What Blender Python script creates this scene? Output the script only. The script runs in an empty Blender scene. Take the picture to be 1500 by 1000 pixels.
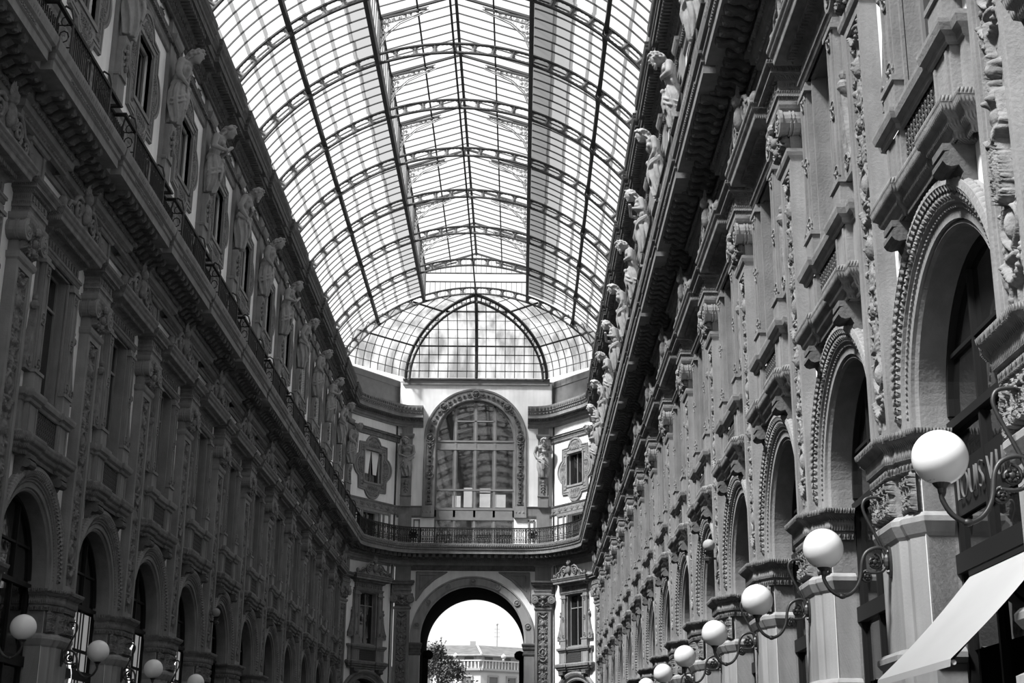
import bpy, math, random
from mathutils import Matrix, Vector
import numpy as np
PI = math.pi
SC = bpy.context.scene
COL = SC.collection
random.seed(7)

# ---------------------------------------------------------------- camera, sky, sun, exposure
cam_d = bpy.data.cameras.new('camera')
cam = bpy.data.objects.new('camera', cam_d); COL.objects.link(cam)
cam_d.sensor_width = 36.0; cam_d.lens = 50.0; cam_d.clip_end = 2000.0
PITCH, YAW, ROLL = 0.30276, 0.0073896, 0.0094981
F = Vector((-math.sin(YAW)*math.cos(PITCH), math.cos(YAW)*math.cos(PITCH), math.sin(PITCH)))
R0 = Vector((math.cos(YAW), math.sin(YAW), 0)); U0 = R0.cross(F)
RR = math.cos(ROLL)*R0 + math.sin(ROLL)*U0; UU = -math.sin(ROLL)*R0 + math.cos(ROLL)*U0
m = Matrix((RR, UU, -F)).transposed().to_4x4(); m.translation = Vector((2.856, 0.0, 1.6))
cam.matrix_world = m
SC.camera = cam

wd = bpy.data.worlds.new('sky'); SC.world = wd; wd.use_nodes = True
bg = wd.node_tree.nodes['Background']
bg.inputs[0].default_value = (1, 1, 1, 1); bg.inputs[1].default_value = 1.08

sun_d = bpy.data.lights.new('sun', 'SUN'); sun_d.energy = 15.0; sun_d.angle = math.radians(10)
sun = bpy.data.objects.new('sun', sun_d); COL.objects.link(sun)
SUN_DIR = Vector((0.50, 0.35, -0.80)).normalized()      # the way the light travels
sun.rotation_euler = SUN_DIR.to_track_quat('-Z', 'Y').to_euler()

SC.view_settings.view_transform = 'Standard'; SC.view_settings.look = 'None'
SC.view_settings.gamma = 1.0; SC.view_settings.use_curve_mapping = False
SC.view_settings.exposure = 0.0
SC.cycles.max_bounces = 6; SC.cycles.diffuse_bounces = 4; SC.cycles.transparent_max_bounces = 12
SC.cycles.caustics_reflective = False; SC.cycles.caustics_refractive = False

# ---------------------------------------------------------------- materials (all neutral greys)
def mat(name, col, rough=0.85, noise=0.0, nscale=3.0, bump=0.0, bscale=30.0, metal=0.0, spec=0.3, streak=0.0):
    M = bpy.data.materials.new(name); M.use_nodes = True
    nt = M.node_tree; N = nt.nodes; L = nt.links
    b = N['Principled BSDF']
    b.inputs['Base Color'].default_value = (col, col, col, 1)
    b.inputs['Roughness'].default_value = rough; b.inputs['Metallic'].default_value = metal
    b.inputs['Specular IOR Level'].default_value = spec
    if noise or streak or bump:
        tc = N.new('ShaderNodeTexCoord'); oi = N.new('ShaderNodeObjectInfo')
        ad = N.new('ShaderNodeVectorMath'); ad.operation = 'ADD'
        ml = N.new('ShaderNodeVectorMath'); ml.operation = 'SCALE'; ml.inputs[3].default_value = 37.0
        cb = N.new('ShaderNodeCombineXYZ')
        L.new(oi.outputs['Random'], cb.inputs[0]); L.new(oi.outputs['Random'], cb.inputs[1])
        L.new(cb.outputs[0], ml.inputs[0]); L.new(tc.outputs['Object'], ad.inputs[0]); L.new(ml.outputs[0], ad.inputs[1])
        vec = ad.outputs[0]
    if noise or streak:
        nz = N.new('ShaderNodeTexNoise'); nz.inputs['Scale'].default_value = nscale; nz.inputs['Detail'].default_value = 6
        L.new(vec, nz.inputs['Vector'])
        mp = N.new('ShaderNodeMapping'); mp.inputs['Scale'].default_value = (2.5, 2.5, 0.18)
        L.new(vec, mp.inputs['Vector'])
        n2 = N.new('ShaderNodeTexNoise'); n2.inputs['Scale'].default_value = 2.5; n2.inputs['Detail'].default_value = 5
        L.new(mp.outputs[0], n2.inputs['Vector'])
        mr = N.new('ShaderNodeMapRange'); mr.inputs[1].default_value = 0.3; mr.inputs[2].default_value = 0.7
        mr.inputs[3].default_value = 1-noise; mr.inputs[4].default_value = 1+noise
        L.new(nz.outputs[0], mr.inputs[0])
        m2 = N.new('ShaderNodeMapRange'); m2.inputs[1].default_value = 0.3; m2.inputs[2].default_value = 0.7
        m2.inputs[3].default_value = 1-streak; m2.inputs[4].default_value = 1+streak
        L.new(n2.outputs[0], m2.inputs[0])
        mu = N.new('ShaderNodeMath'); mu.operation = 'MULTIPLY'
        L.new(mr.outputs[0], mu.inputs[0]); L.new(m2.outputs[0], mu.inputs[1])
        m3 = N.new('ShaderNodeMath'); m3.operation = 'MULTIPLY'; m3.inputs[1].default_value = col
        L.new(mu.outputs[0], m3.inputs[0]); L.new(m3.outputs[0], b.inputs['Base Color'])
    if bump:
        nb = N.new('ShaderNodeTexNoise'); nb.inputs['Scale'].default_value = bscale; nb.inputs['Detail'].default_value = 4
        L.new(vec, nb.inputs['Vector'])
        bp = N.new('ShaderNodeBump'); bp.inputs['Strength'].default_value = bump; bp.inputs['Distance'].default_value = 0.02
        L.new(nb.outputs[0], bp.inputs['Height']); L.new(bp.outputs[0], b.inputs['Normal'])
    return M

STONE = mat('stone', 0.20, 0.9, 0.16, 2.0, 0.35, 25, streak=0.12)
CARVED = mat('carved_stone', 0.17, 0.95, 0.3, 6.0, 0.9, 18)
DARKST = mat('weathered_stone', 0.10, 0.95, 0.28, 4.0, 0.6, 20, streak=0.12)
MARBLE = mat('pale_pier_stone', 0.27, 0.7, 0.12, 1.2, 0.15, 30, streak=0.14)
STUCCO = mat('stucco', 0.78, 0.95, 0.06, 1.2, 0.12, 40, streak=0.06)
STATUE = mat('statue_stone', 0.27, 0.85, 0.14, 5.0, 0.3, 22, streak=0.08)
def enriched(name, col):
    """stone with a fine carved edging: rows of small darts and beads as relief only"""
    M = mat(name, col, 0.92, 0.25, 4.0, 0.5, 22, streak=0.12); nt = M.node_tree; N = nt.nodes; L = nt.links
    tc = N.new('ShaderNodeTexCoord'); sp = N.new('ShaderNodeSeparateXYZ'); L.new(tc.outputs['Object'], sp.inputs[0])
    def mth(op, a, b=None):
        n = N.new('ShaderNodeMath'); n.operation = op
        for i, v in enumerate((a, b)):
            if v is None: continue
            if isinstance(v, (int, float)): n.inputs[i].default_value = v
            else: L.new(v, n.inputs[i])
        return n.outputs[0]
    u = mth('SINE', mth('MULTIPLY', mth('ADD', sp.outputs[0], sp.outputs[1]), 78.0)); w = mth('SINE', mth('MULTIPLY', sp.outputs[2], 52.0))
    h = mth('MULTIPLY', mth('POWER', mth('ABSOLUTE', u), 0.6), mth('ADD', mth('MULTIPLY', w, 0.5), 0.5))
    bp = N.new('ShaderNodeBump'); bp.inputs['Strength'].default_value = 0.9; bp.inputs['Distance'].default_value = 0.022; L.new(h, bp.inputs['Height'])
    b = N['Principled BSDF']; old = b.inputs['Normal'].links[0].from_node; L.new(old.outputs[0], bp.inputs['Normal']); L.new(bp.outputs[0], b.inputs['Normal']); return M
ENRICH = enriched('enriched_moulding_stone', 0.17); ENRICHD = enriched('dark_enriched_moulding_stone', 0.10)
GRILLE = mat('grey_cast_grille', 0.055, 0.6)
IRON = mat('black_iron', 0.012, 0.5, metal=0.3, spec=0.5)
STEEL = mat('painted_roof_steel', 0.20, 0.6, 0.2, 2.0)
STEELD = mat('dark_roof_steel', 0.045, 0.6)
WOODF = mat('grey_painted_frame', 0.20, 0.6, 0.1, 3.0)
DARKF = mat('dark_shopfront_frame', 0.012, 0.6, spec=0.2)
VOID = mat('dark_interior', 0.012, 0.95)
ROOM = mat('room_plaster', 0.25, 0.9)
BRASS = mat('dark_bronze', 0.045, 0.45, 0.2, 8, metal=0.4, spec=0.5)
CLOTH = mat('pale_awning_cloth', 0.36, 0.95, 0.03, 1.0)
CURTAIN = mat('white_curtain', 0.8, 0.95)
LETTER = mat('silver_lettering', 0.13, 0.5, metal=0.2)
SHADE_DARK = mat('shade_dark_vault', 0.015, 1.0, 0.2, spec=0.0)  # the passage's deep shade, put into the vault's base colour
PAVE = mat('mosaic_pavement', 0.05, 0.6, 0.25, 1.5)
ROOFT = mat('far_roof_tiles', 0.085, 0.9, 0.25, 1.2)
FART = mat('far_trim', 0.24, 0.9)
FARW = mat('far_facade', 0.38, 0.95, 0.05, 0.6)
FARD = mat('far_window', 0.10, 0.5)
LEAF = mat('tree_leaf', 0.06, 0.8, 0.45, 1.0)
BARK = mat('tree_bark', 0.08, 0.9)
ASPH = mat('street_paving', 0.14, 0.9, 0.1, 0.4)
GLOBE = mat('opal_glass', 0.88, 0.18, spec=0.5)
def dark_glass():
    M = mat('window_glass', 0.010, 0.03, spec=0.5); M.node_tree.nodes['Principled BSDF'].inputs['IOR'].default_value = 2.0
    nt = M.node_tree; nb = nt.nodes.new('ShaderNodeTexNoise'); nb.inputs['Scale'].default_value = 1.3
    tc = nt.nodes.new('ShaderNodeTexCoord'); nt.links.new(tc.outputs['Object'], nb.inputs['Vector'])
    bp = nt.nodes.new('ShaderNodeBump'); bp.inputs['Strength'].default_value = 0.12; bp.inputs['Distance'].default_value = 0.05
    nt.links.new(nb.outputs[0], bp.inputs['Height']); nt.links.new(bp.outputs[0], nt.nodes['Principled BSDF'].inputs['Normal'])
    return M
GLASSD = dark_glass()
def clear_glass(name, tr, white, noise=0.0, gloss=0.0):
    """sheet glass: lets tr of the light through, the dirt or frosting on it scatters a little"""
    M = bpy.data.materials.new(name); M.use_nodes = True; nt = M.node_tree; N = nt.nodes; L = nt.links
    N.remove(N['Principled BSDF']); out = N['Material Output']
    t = N.new('ShaderNodeBsdfTransparent'); t.inputs[0].default_value = (tr, tr, tr, 1)
    d = N.new('ShaderNodeBsdfTranslucent'); d.inputs[0].default_value = (0.8, 0.8, 0.8, 1)
    mx = N.new('ShaderNodeMixShader'); L.new(t.outputs[0], mx.inputs[1]); L.new(d.outputs[0], mx.inputs[2])
    mx.inputs[0].default_value = white
    if noise:
        tc = N.new('ShaderNodeTexCoord'); nz = N.new('ShaderNodeTexNoise'); nz.inputs['Scale'].default_value = 0.9
        nz.inputs['Detail'].default_value = 5; L.new(tc.outputs['Object'], nz.inputs['Vector'])
        mr = N.new('ShaderNodeMapRange'); mr.inputs[1].default_value = 0.4; mr.inputs[2].default_value = 0.68
        mr.inputs[3].default_value = white; mr.inputs[4].default_value = white+noise
        L.new(nz.outputs[0], mr.inputs[0]); L.new(mr.outputs[0], mx.inputs[0])
    sh = mx.outputs[0]
    if gloss:
        g = N.new('ShaderNodeBsdfGlossy'); g.inputs['Roughness'].default_value = 0.03
        m2 = N.new('ShaderNodeMixShader'); m2.inputs[0].default_value = gloss
        L.new(sh, m2.inputs[1]); L.new(g.outputs[0], m2.inputs[2]); sh = m2.outputs[0]
    L.new(sh, out.inputs[0]); return M
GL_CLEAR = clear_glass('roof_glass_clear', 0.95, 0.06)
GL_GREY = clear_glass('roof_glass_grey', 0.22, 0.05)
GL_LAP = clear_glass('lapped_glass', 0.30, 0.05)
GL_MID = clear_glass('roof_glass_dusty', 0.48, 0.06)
def streaky():
    M = clear_glass('apse_glass_streaky', 0.9, 0.05); nt = M.node_tree; N = nt.nodes; L = nt.links
    t = [n for n in N if n.type == 'BSDF_TRANSPARENT'][0]; tc = N.new('ShaderNodeTexCoord')
    mp = N.new('ShaderNodeMapping'); mp.inputs['Scale'].default_value = (1.4, 1.0, 0.35); nz = N.new('ShaderNodeTexNoise'); nz.inputs['Scale'].default_value = 1.1; nz.inputs['Detail'].default_value = 6
    L.new(tc.outputs['Object'], mp.inputs[0]); L.new(mp.outputs[0], nz.inputs['Vector'])
    cr = N.new('ShaderNodeMapRange'); cr.inputs[1].default_value = .42; cr.inputs[2].default_value = .62; cr.inputs[3].default_value = .95; cr.inputs[4].default_value = .42
    L.new(nz.outputs[0], cr.inputs[0]); L.new(cr.outputs[0], t.inputs[0]); return M
GL_FROST = streaky()
def lit(name, v):
    M = mat(name, 0.2, 0.9); b = M.node_tree.nodes['Principled BSDF']; b.inputs['Emission Color'].default_value = (1,1,1,1); b.inputs['Emission Strength'].default_value = v; return M
LIT = lit('added_glow_panel', 0.22); TUBE = lit('added_glow_tube', 1.2)  # invented glow for the bright glimpses in the left arches
GL_WIN = clear_glass('tall_window_glass', 0.80, 0.02, 0.0, 0.14)

# ---------------------------------------------------------------- mesh helpers. (s, d, z): s along a wall, d out of it towards the hall
class MB:
    def __init__(self): self.v = []; self.f = []
    def add(self, v, f):
        n = len(self.v); self.v += [tuple(p) for p in v]; self.f += [tuple(i+n for i in q) for q in f]; return self
    def box(self, s0, s1, d0, d1, z0, z1):
        v = [(s0,d0,z0),(s1,d0,z0),(s1,d1,z0),(s0,d1,z0),(s0,d0,z1),(s1,d0,z1),(s1,d1,z1),(s0,d1,z1)]
        return self.add(v, [(0,3,2,1),(4,5,6,7),(0,1,5,4),(1,2,6,5),(2,3,7,6),(3,0,4,7)])
    def quad(self, a, b, c, d): return self.add([a,b,c,d], [(0,1,2,3)])
    def prism(self, poly, d0, d1):
        """poly in (s,z), extruded between two depths"""
        n = len(poly); v = [(s,d0,z) for s,z in poly]+[(s,d1,z) for s,z in poly]
        return self.add(v, [tuple(range(n)), tuple(range(2*n-1,n-1,-1))]+[(i,(i+1)%n,n+(i+1)%n,n+i) for i in range(n)])
    def prism_s(self, poly, s0, s1):
        """poly in (d,z), extruded along s"""
        n = len(poly); v = [(s0,d,z) for d,z in poly]+[(s1,d,z) for d,z in poly]
        return self.add(v, [tuple(range(n)), tuple(range(2*n-1,n-1,-1))]+[(i,(i+1)%n,n+(i+1)%n,n+i) for i in range(n)])
    def sweep(self, path, prof, caps=True):
        """a moulding: path of (s,d), profile of (outward, z); outward is the left of the path"""
        P = [Vector(p) for p in path]; n = len(P); k = len(prof); V = []
        for i in range(n):
            a = (P[i]-P[i-1]).normalized() if i else (P[1]-P[0]).normalized()
            b = (P[i+1]-P[i]).normalized() if i < n-1 else a
            na = Vector((-a.y, a.x)); nb = Vector((-b.y, b.x)); q = 1+na.dot(nb)
            mm = (na+nb)/max(q, 0.25)
            for o, z in prof: V.append((P[i].x+mm.x*o, P[i].y+mm.y*o, z))
        Fc = [(i*k+j, (i+1)*k+j, (i+1)*k+j+1, i*k+j+1) for i in range(n-1) for j in range(k-1)]
        if caps: Fc += [tuple(range(k)), tuple(range((n-1)*k, n*k))]
        return self.add(V, Fc)
    def arc(self, cx, cz, prof, a0=0, a1=PI, n=32, leg=None):
        """prof: (radius, d) swept round an arch, with straight legs down to z = leg"""
        k = len(prof); pts = []
        if leg is not None: pts.append((None, 1, leg))
        for i in range(n+1): pts.append((a0+(a1-a0)*i/n, 0, 0))
        if leg is not None: pts.append((None, -1, leg))
        V = []
        for a, sg, z in pts:
            for r, d in prof:
                V.append((cx+r*math.cos(a), d, cz+r*math.sin(a)) if a is not None else (cx+sg*r, d, z))
        q = len(pts)
        Fc = [(i*k+j,(i+1)*k+j,(i+1)*k+j+1,i*k+j+1) for i in range(q-1) for j in range(k-1)]+[tuple(range(k)), tuple(range((q-1)*k,q*k))]
        return self.add(V, Fc)
    def tube(self, pts, r, n=6, closed=False):
        P = [Vector(p) for p in pts]; N = len(P); V = []
        rr = r if isinstance(r, (list, tuple)) else [r]*N
        up = Vector((0.13, 0.31, 0.94))
        for i in range(N):
            t = (P[(i+1) % N]-P[i-1]) if closed else (P[min(i+1, N-1)]-P[max(i-1, 0)])
            t = t.normalized() if t.length > 1e-9 else Vector((0,0,1))
            u = t.cross(up)
            if u.length < 0.05: u = t.cross(Vector((1,0,0)))
            u.normalize(); w = t.cross(u)
            for j in range(n):
                a = 2*PI*j/n; V.append(P[i]+(u*math.cos(a)+w*math.sin(a))*rr[i])
        Fc = [(i*n+j, i*n+(j+1) % n, (i+1)*n+(j+1) % n, (i+1)*n+j) for i in range(N-1) for j in range(n)]
        if closed: Fc += [((N-1)*n+j, (N-1)*n+(j+1) % n, (j+1) % n, j) for j in range(n)]
        else: Fc += [tuple(range(n)), tuple(range((N-1)*n, N*n))]
        return self.add(V, Fc)
    def lathe(self, prof, cx=0, cd=0, n=12, cz=0, sx=1, sd=1):
        k = len(prof); V = [(cx+r*math.cos(2*PI*j/n)*sx, cd+r*math.sin(2*PI*j/n)*sd, cz+z) for r, z in prof for j in range(n)]
        Fc = [(i*n+j, i*n+(j+1) % n, (i+1)*n+(j+1) % n, (i+1)*n+j) for i in range(k-1) for j in range(n)]
        return self.add(V, Fc+[tuple(range(n)), tuple(range((k-1)*n, k*n))])
    def ball(self, c, r, nu=8, nv=5, rot=0.0):
        """ellipsoid; rot turns it in the wall plane"""
        rx, rd, rz = r if isinstance(r, (list, tuple)) else (r, r, r); V = []; ca, sa = math.cos(rot), math.sin(rot)
        for i in range(1, nv):
            p = PI*i/nv
            for j in range(nu):
                a = 2*PI*j/nu; x = rx*math.sin(p)*math.cos(a); y = rd*math.sin(p)*math.sin(a); z = rz*math.cos(p)
                V.append((c[0]+x*ca-z*sa, c[1]+y, c[2]+x*sa+z*ca))
        V += [(c[0]-rz*sa, c[1], c[2]+rz*ca), (c[0]+rz*sa, c[1], c[2]-rz*ca)]; t = (nv-1)*nu
        Fc = [(i*nu+j, i*nu+(j+1) % nu, (i+1)*nu+(j+1) % nu, (i+1)*nu+j) for i in range(nv-2) for j in range(nu)]
        Fc += [(t, j, (j+1) % nu) for j in range(nu)]+[(t+1, (nv-2)*nu+j, (nv-2)*nu+(j+1) % nu) for j in range(nu)]
        return self.add(V, Fc)
    def leaf(self, s, d, z, ang, L, W, T):
        """a carved leaf lying on the wall, pointing along ang"""
        ca, sa = math.cos(ang), math.sin(ang); P = lambda a, b, t: (s+a*ca-b*sa, d+t, z+a*sa+b*ca)
        return self.add([P(0,0,0), P(L*.45,W,0), P(L,0,T*.6), P(L*.45,-W,0), P(L*.4,0,T), P(L*.8,W*.55,T*.2), P(L*.8,-W*.55,T*.2)],
                        [(0,4,1),(1,4,5),(5,4,2),(0,3,4),(3,6,4),(6,2,4)])
    def spiral(self, s, d, z, R, turns, r, flip=1, a0=0.0, n=None):
        n = n or int(12*turns)+2; pts = []
        for i in range(n+1):
            t = i/n; a = a0+flip*2*PI*turns*t; q = R*(1-0.85*t); pts.append((s+q*math.cos(a), d, z+q*math.sin(a)))
        return self.tube(pts, [r*(1-0.4*i/n) for i in range(n+1)], 5)
    def holes(self, s0, s1, z0, z1, hs, d=0.0, back=None):
        """a flat wall with rectangular holes, reveals going back to depth back"""
        X = sorted({s0, s1, *[h[0] for h in hs], *[h[1] for h in hs]}); Z = sorted({z0, z1, *[h[2] for h in hs], *[h[3] for h in hs]})
        for i in range(len(X)-1):
            for j in range(len(Z)-1):
                cx = (X[i]+X[i+1])/2; cz = (Z[j]+Z[j+1])/2
                if any(h[0] < cx < h[1] and h[2] < cz < h[3] for h in hs): continue
                self.quad((X[i],d,Z[j]),(X[i+1],d,Z[j]),(X[i+1],d,Z[j+1]),(X[i],d,Z[j+1]))
        if back is not None:
            for a, b, c, e in hs:
                for p, q in (((a,c),(b,c)),((b,c),(b,e)),((b,e),(a,e)),((a,e),(a,c))):
                    self.quad((p[0],d,p[1]),(q[0],d,q[1]),(q[0],back,q[1]),(p[0],back,p[1]))
        return self
    def archwall(self, s0, s1, z0, z1, cx, cz, r, d, n=28):
        """a flat wall from z0 to z1 with an arched opening that reaches z0"""
        P = [(cx-r*math.cos(PI*i/n), cz+r*math.sin(PI*i/n)) for i in range(n+1)]
        self.quad((s0,d,z0),(cx-r,d,z0),(cx-r,d,z1),(s0,d,z1)); self.quad((cx+r,d,z0),(s1,d,z0),(s1,d,z1),(cx+r,d,z1))
        for i in range(n):
            a, b = P[i], P[i+1]; self.quad((a[0],d,a[1]),(b[0],d,b[1]),(b[0],d,z1),(a[0],d,z1))
        return self
    def mirrored(self):
        o = MB(); o.v = [(-p[0],p[1],p[2]) for p in self.v]; o.f = [q[::-1] for q in self.f]; return o
    def join(self, o, ds=0, dd=0, dz=0):
        return self.add([(p[0]+ds, p[1]+dd, p[2]+dz) for p in o.v], o.f)
    def mesh(self, name, material, smooth=False, world=False):
        me = bpy.data.meshes.new(name)
        V = [tuple(p) for p in self.v] if world else [(p[0], -p[1], p[2]) for p in self.v]
        me.from_pydata(V, [], self.f if world else [q[::-1] for q in self.f]); me.materials.append(material)
        if smooth: me.polygons.foreach_set('use_smooth', [True]*len(me.polygons))
        me.update(); return me

def link(name, me, parent=None, M=None, **props):
    o = bpy.data.objects.new(name, me); COL.objects.link(o)
    if parent is not None: o.parent = parent
    if M is not None: o.matrix_local = M
    for k, v in props.items(): o[k] = v
    return o
def empty(name, M=None, parent=None, **props): return link(name, None, parent, M, **props)
def tree(T, parent, M, extra=None):
    """T = (name, mesh, [children], props)"""
    o = link(T[0], T[1], parent, M)
    for k, v in (T[3] if len(T) > 3 else {}).items(): o[k] = v
    for c in T[2]:
        tree(c, o, None)
    return o
def frame(x, y, deg, z=0): return Matrix.Translation((x, y, z)) @ Matrix.Rotation(math.radians(deg), 4, 'Z')

WX = 7.53            # the stucco plane of the side walls
PY = [2.2+5*k for k in range(17)]          # pilaster axes
BY = [4.7+5*k for k in range(16)]          # bay axes
A = (7.53, 82.45); B = (4.75, 86.2)
DIAG = math.degrees(math.atan2(B[1]-A[1], A[0]-B[0])); DL = math.hypot(A[0]-B[0], B[1]-A[1]); DM = ((A[0]+B[0])/2, (A[1]+B[1])/2)
EY = 86.2

# ---------------------------------------------------------------- carved ornament
def relief(w, h, seed, depth=0.09, step=0.5, face=True):
    """candelabra relief: stem, vases, scrolls, leaf fans, swags, masks; from z = 0 to h, centred on s = 0"""
    rnd = random.Random(seed); q = MB(); hw = w/2
    q.tube([(0.02*math.sin(z*7), depth*.35, z) for z in np.linspace(0.02, h-.02, max(4, int(h/.25)))], 0.025, 5)
    z = 0.12; k = 0
    while z < h-0.25:
        kind = (k*3+seed) % 6 if face else (k*2+seed) % 4; k += 1
        if kind == 0:
            q.lathe([(0.02,0),(hw*.3,.04),(hw*.55,.16),(hw*.6,.24),(hw*.25,.3),(hw*.35,.34),(.02,.36)], 0, .02, 9, z, 1, depth/hw*1.2)
            for sg in (-1,1): q.spiral(sg*hw*.7, depth*.4, z+.22, hw*.26, 1.3, .018, sg, PI/2)
            z += .42
        elif kind == 1:
            for sg in (-1,1):
                q.spiral(sg*hw*.48, depth*.45, z+.2, hw*.4, 1.6, .026, -sg, -PI/2)
                for j in range(4):
                    a = PI/2-sg*(0.3+.55*j); q.leaf(sg*hw*.3, .01, z+.1+.06*j, a, hw*.65, .05, depth*.8)
            q.ball((0, depth*.5, z+.2), (hw*.22, depth*.6, .09), 8, 5); z += .46
        elif kind == 2:
            for j in range(7):
                a = PI/2+(j-3)*.42; q.leaf(0, .01, z, a, .3-.03*abs(j-3), .045, depth)
            z += .34
        elif kind == 3:
            q.ball((0, depth*.7, z+.16), (hw*.33, depth, .14), 9, 6); q.ball((0, depth*1.5, z+.15), (hw*.07, depth*.35, .05), 5, 4)
            for sg in (-1,1):
                q.ball((sg*hw*.13, depth*1.35, z+.2), (.03,.02,.02), 5, 4)
                for j in range(3): q.leaf(sg*hw*.25, .01, z+.2, PI/2-sg*(.5+.55*j), hw*.6, .05, depth*.7)
                q.ball((sg*hw*.3, depth*.6, z+.26), (.05,.05,.05), 5, 4)
            z += .42
        elif kind == 4:
            for sg in (-1,1):
                for j in range(6):
                    t = j/5; q.ball((sg*hw*(.9-.8*t), depth*.6, z+.3-.26*math.sin(t*PI/2)), (.045,.05,.04), 6, 4)
            q.lathe([(.02,0),(hw*.7,.03),(hw*.75,.09),(.1,.12)], 0, .0, 9, z+.22, 1, depth/hw)
            z += .42
        else:
            for sg in (-1,1):
                q.tube([(sg*hw*(.1+.75*math.sin(t*PI)), depth*.5, z+.45*t) for t in np.linspace(0,1,7)], [.028,.03,.03,.03,.03,.03,.028], 5)
                for j in range(4): q.leaf(sg*hw*.5, .01, z+.1*j, sg*(-.7+.5*j)+(0 if sg>0 else PI), hw*.45, .045, depth*.8)
            q.ball((0, depth*.5, z+.22), (hw*.2, depth*.7, .14), 8, 5); z += .48
        for j in range(3):
            sg = rnd.choice((-1,1)); q.leaf(sg*rnd.uniform(.1,.6)*hw, .0, z-rnd.uniform(0,.3), rnd.uniform(0,2*PI), .16, .04, depth*.7)
    return q
def acanthus(w, h, depth=.09, seed=1):
    """leafy block for the pier capitals: rows of curling leaves with scrolls"""
    q = MB(); rnd = random.Random(seed); hw = w/2
    n = max(2, int(w/.26))
    for i in range(n):
        s = -hw+(i+.5)*w/n
        for j in range(5):
            q.leaf(s, .005, .03, PI/2+(j-2)*.5, h*(.8-.1*abs(j-2)), .05, depth*1.1)
        q.spiral(s+.06, depth*.6, h*.68, .07, 1.4, .018, 1 if i % 2 else -1, 0)
    for i in range(n+1):
        s = -hw+i*w/n
        for j in range(3): q.leaf(min(max(s,-hw+.03),hw-.03), .005, h*.42, PI/2+(j-1)*.6, h*.45, .04, depth*.8)
    return q

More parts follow.
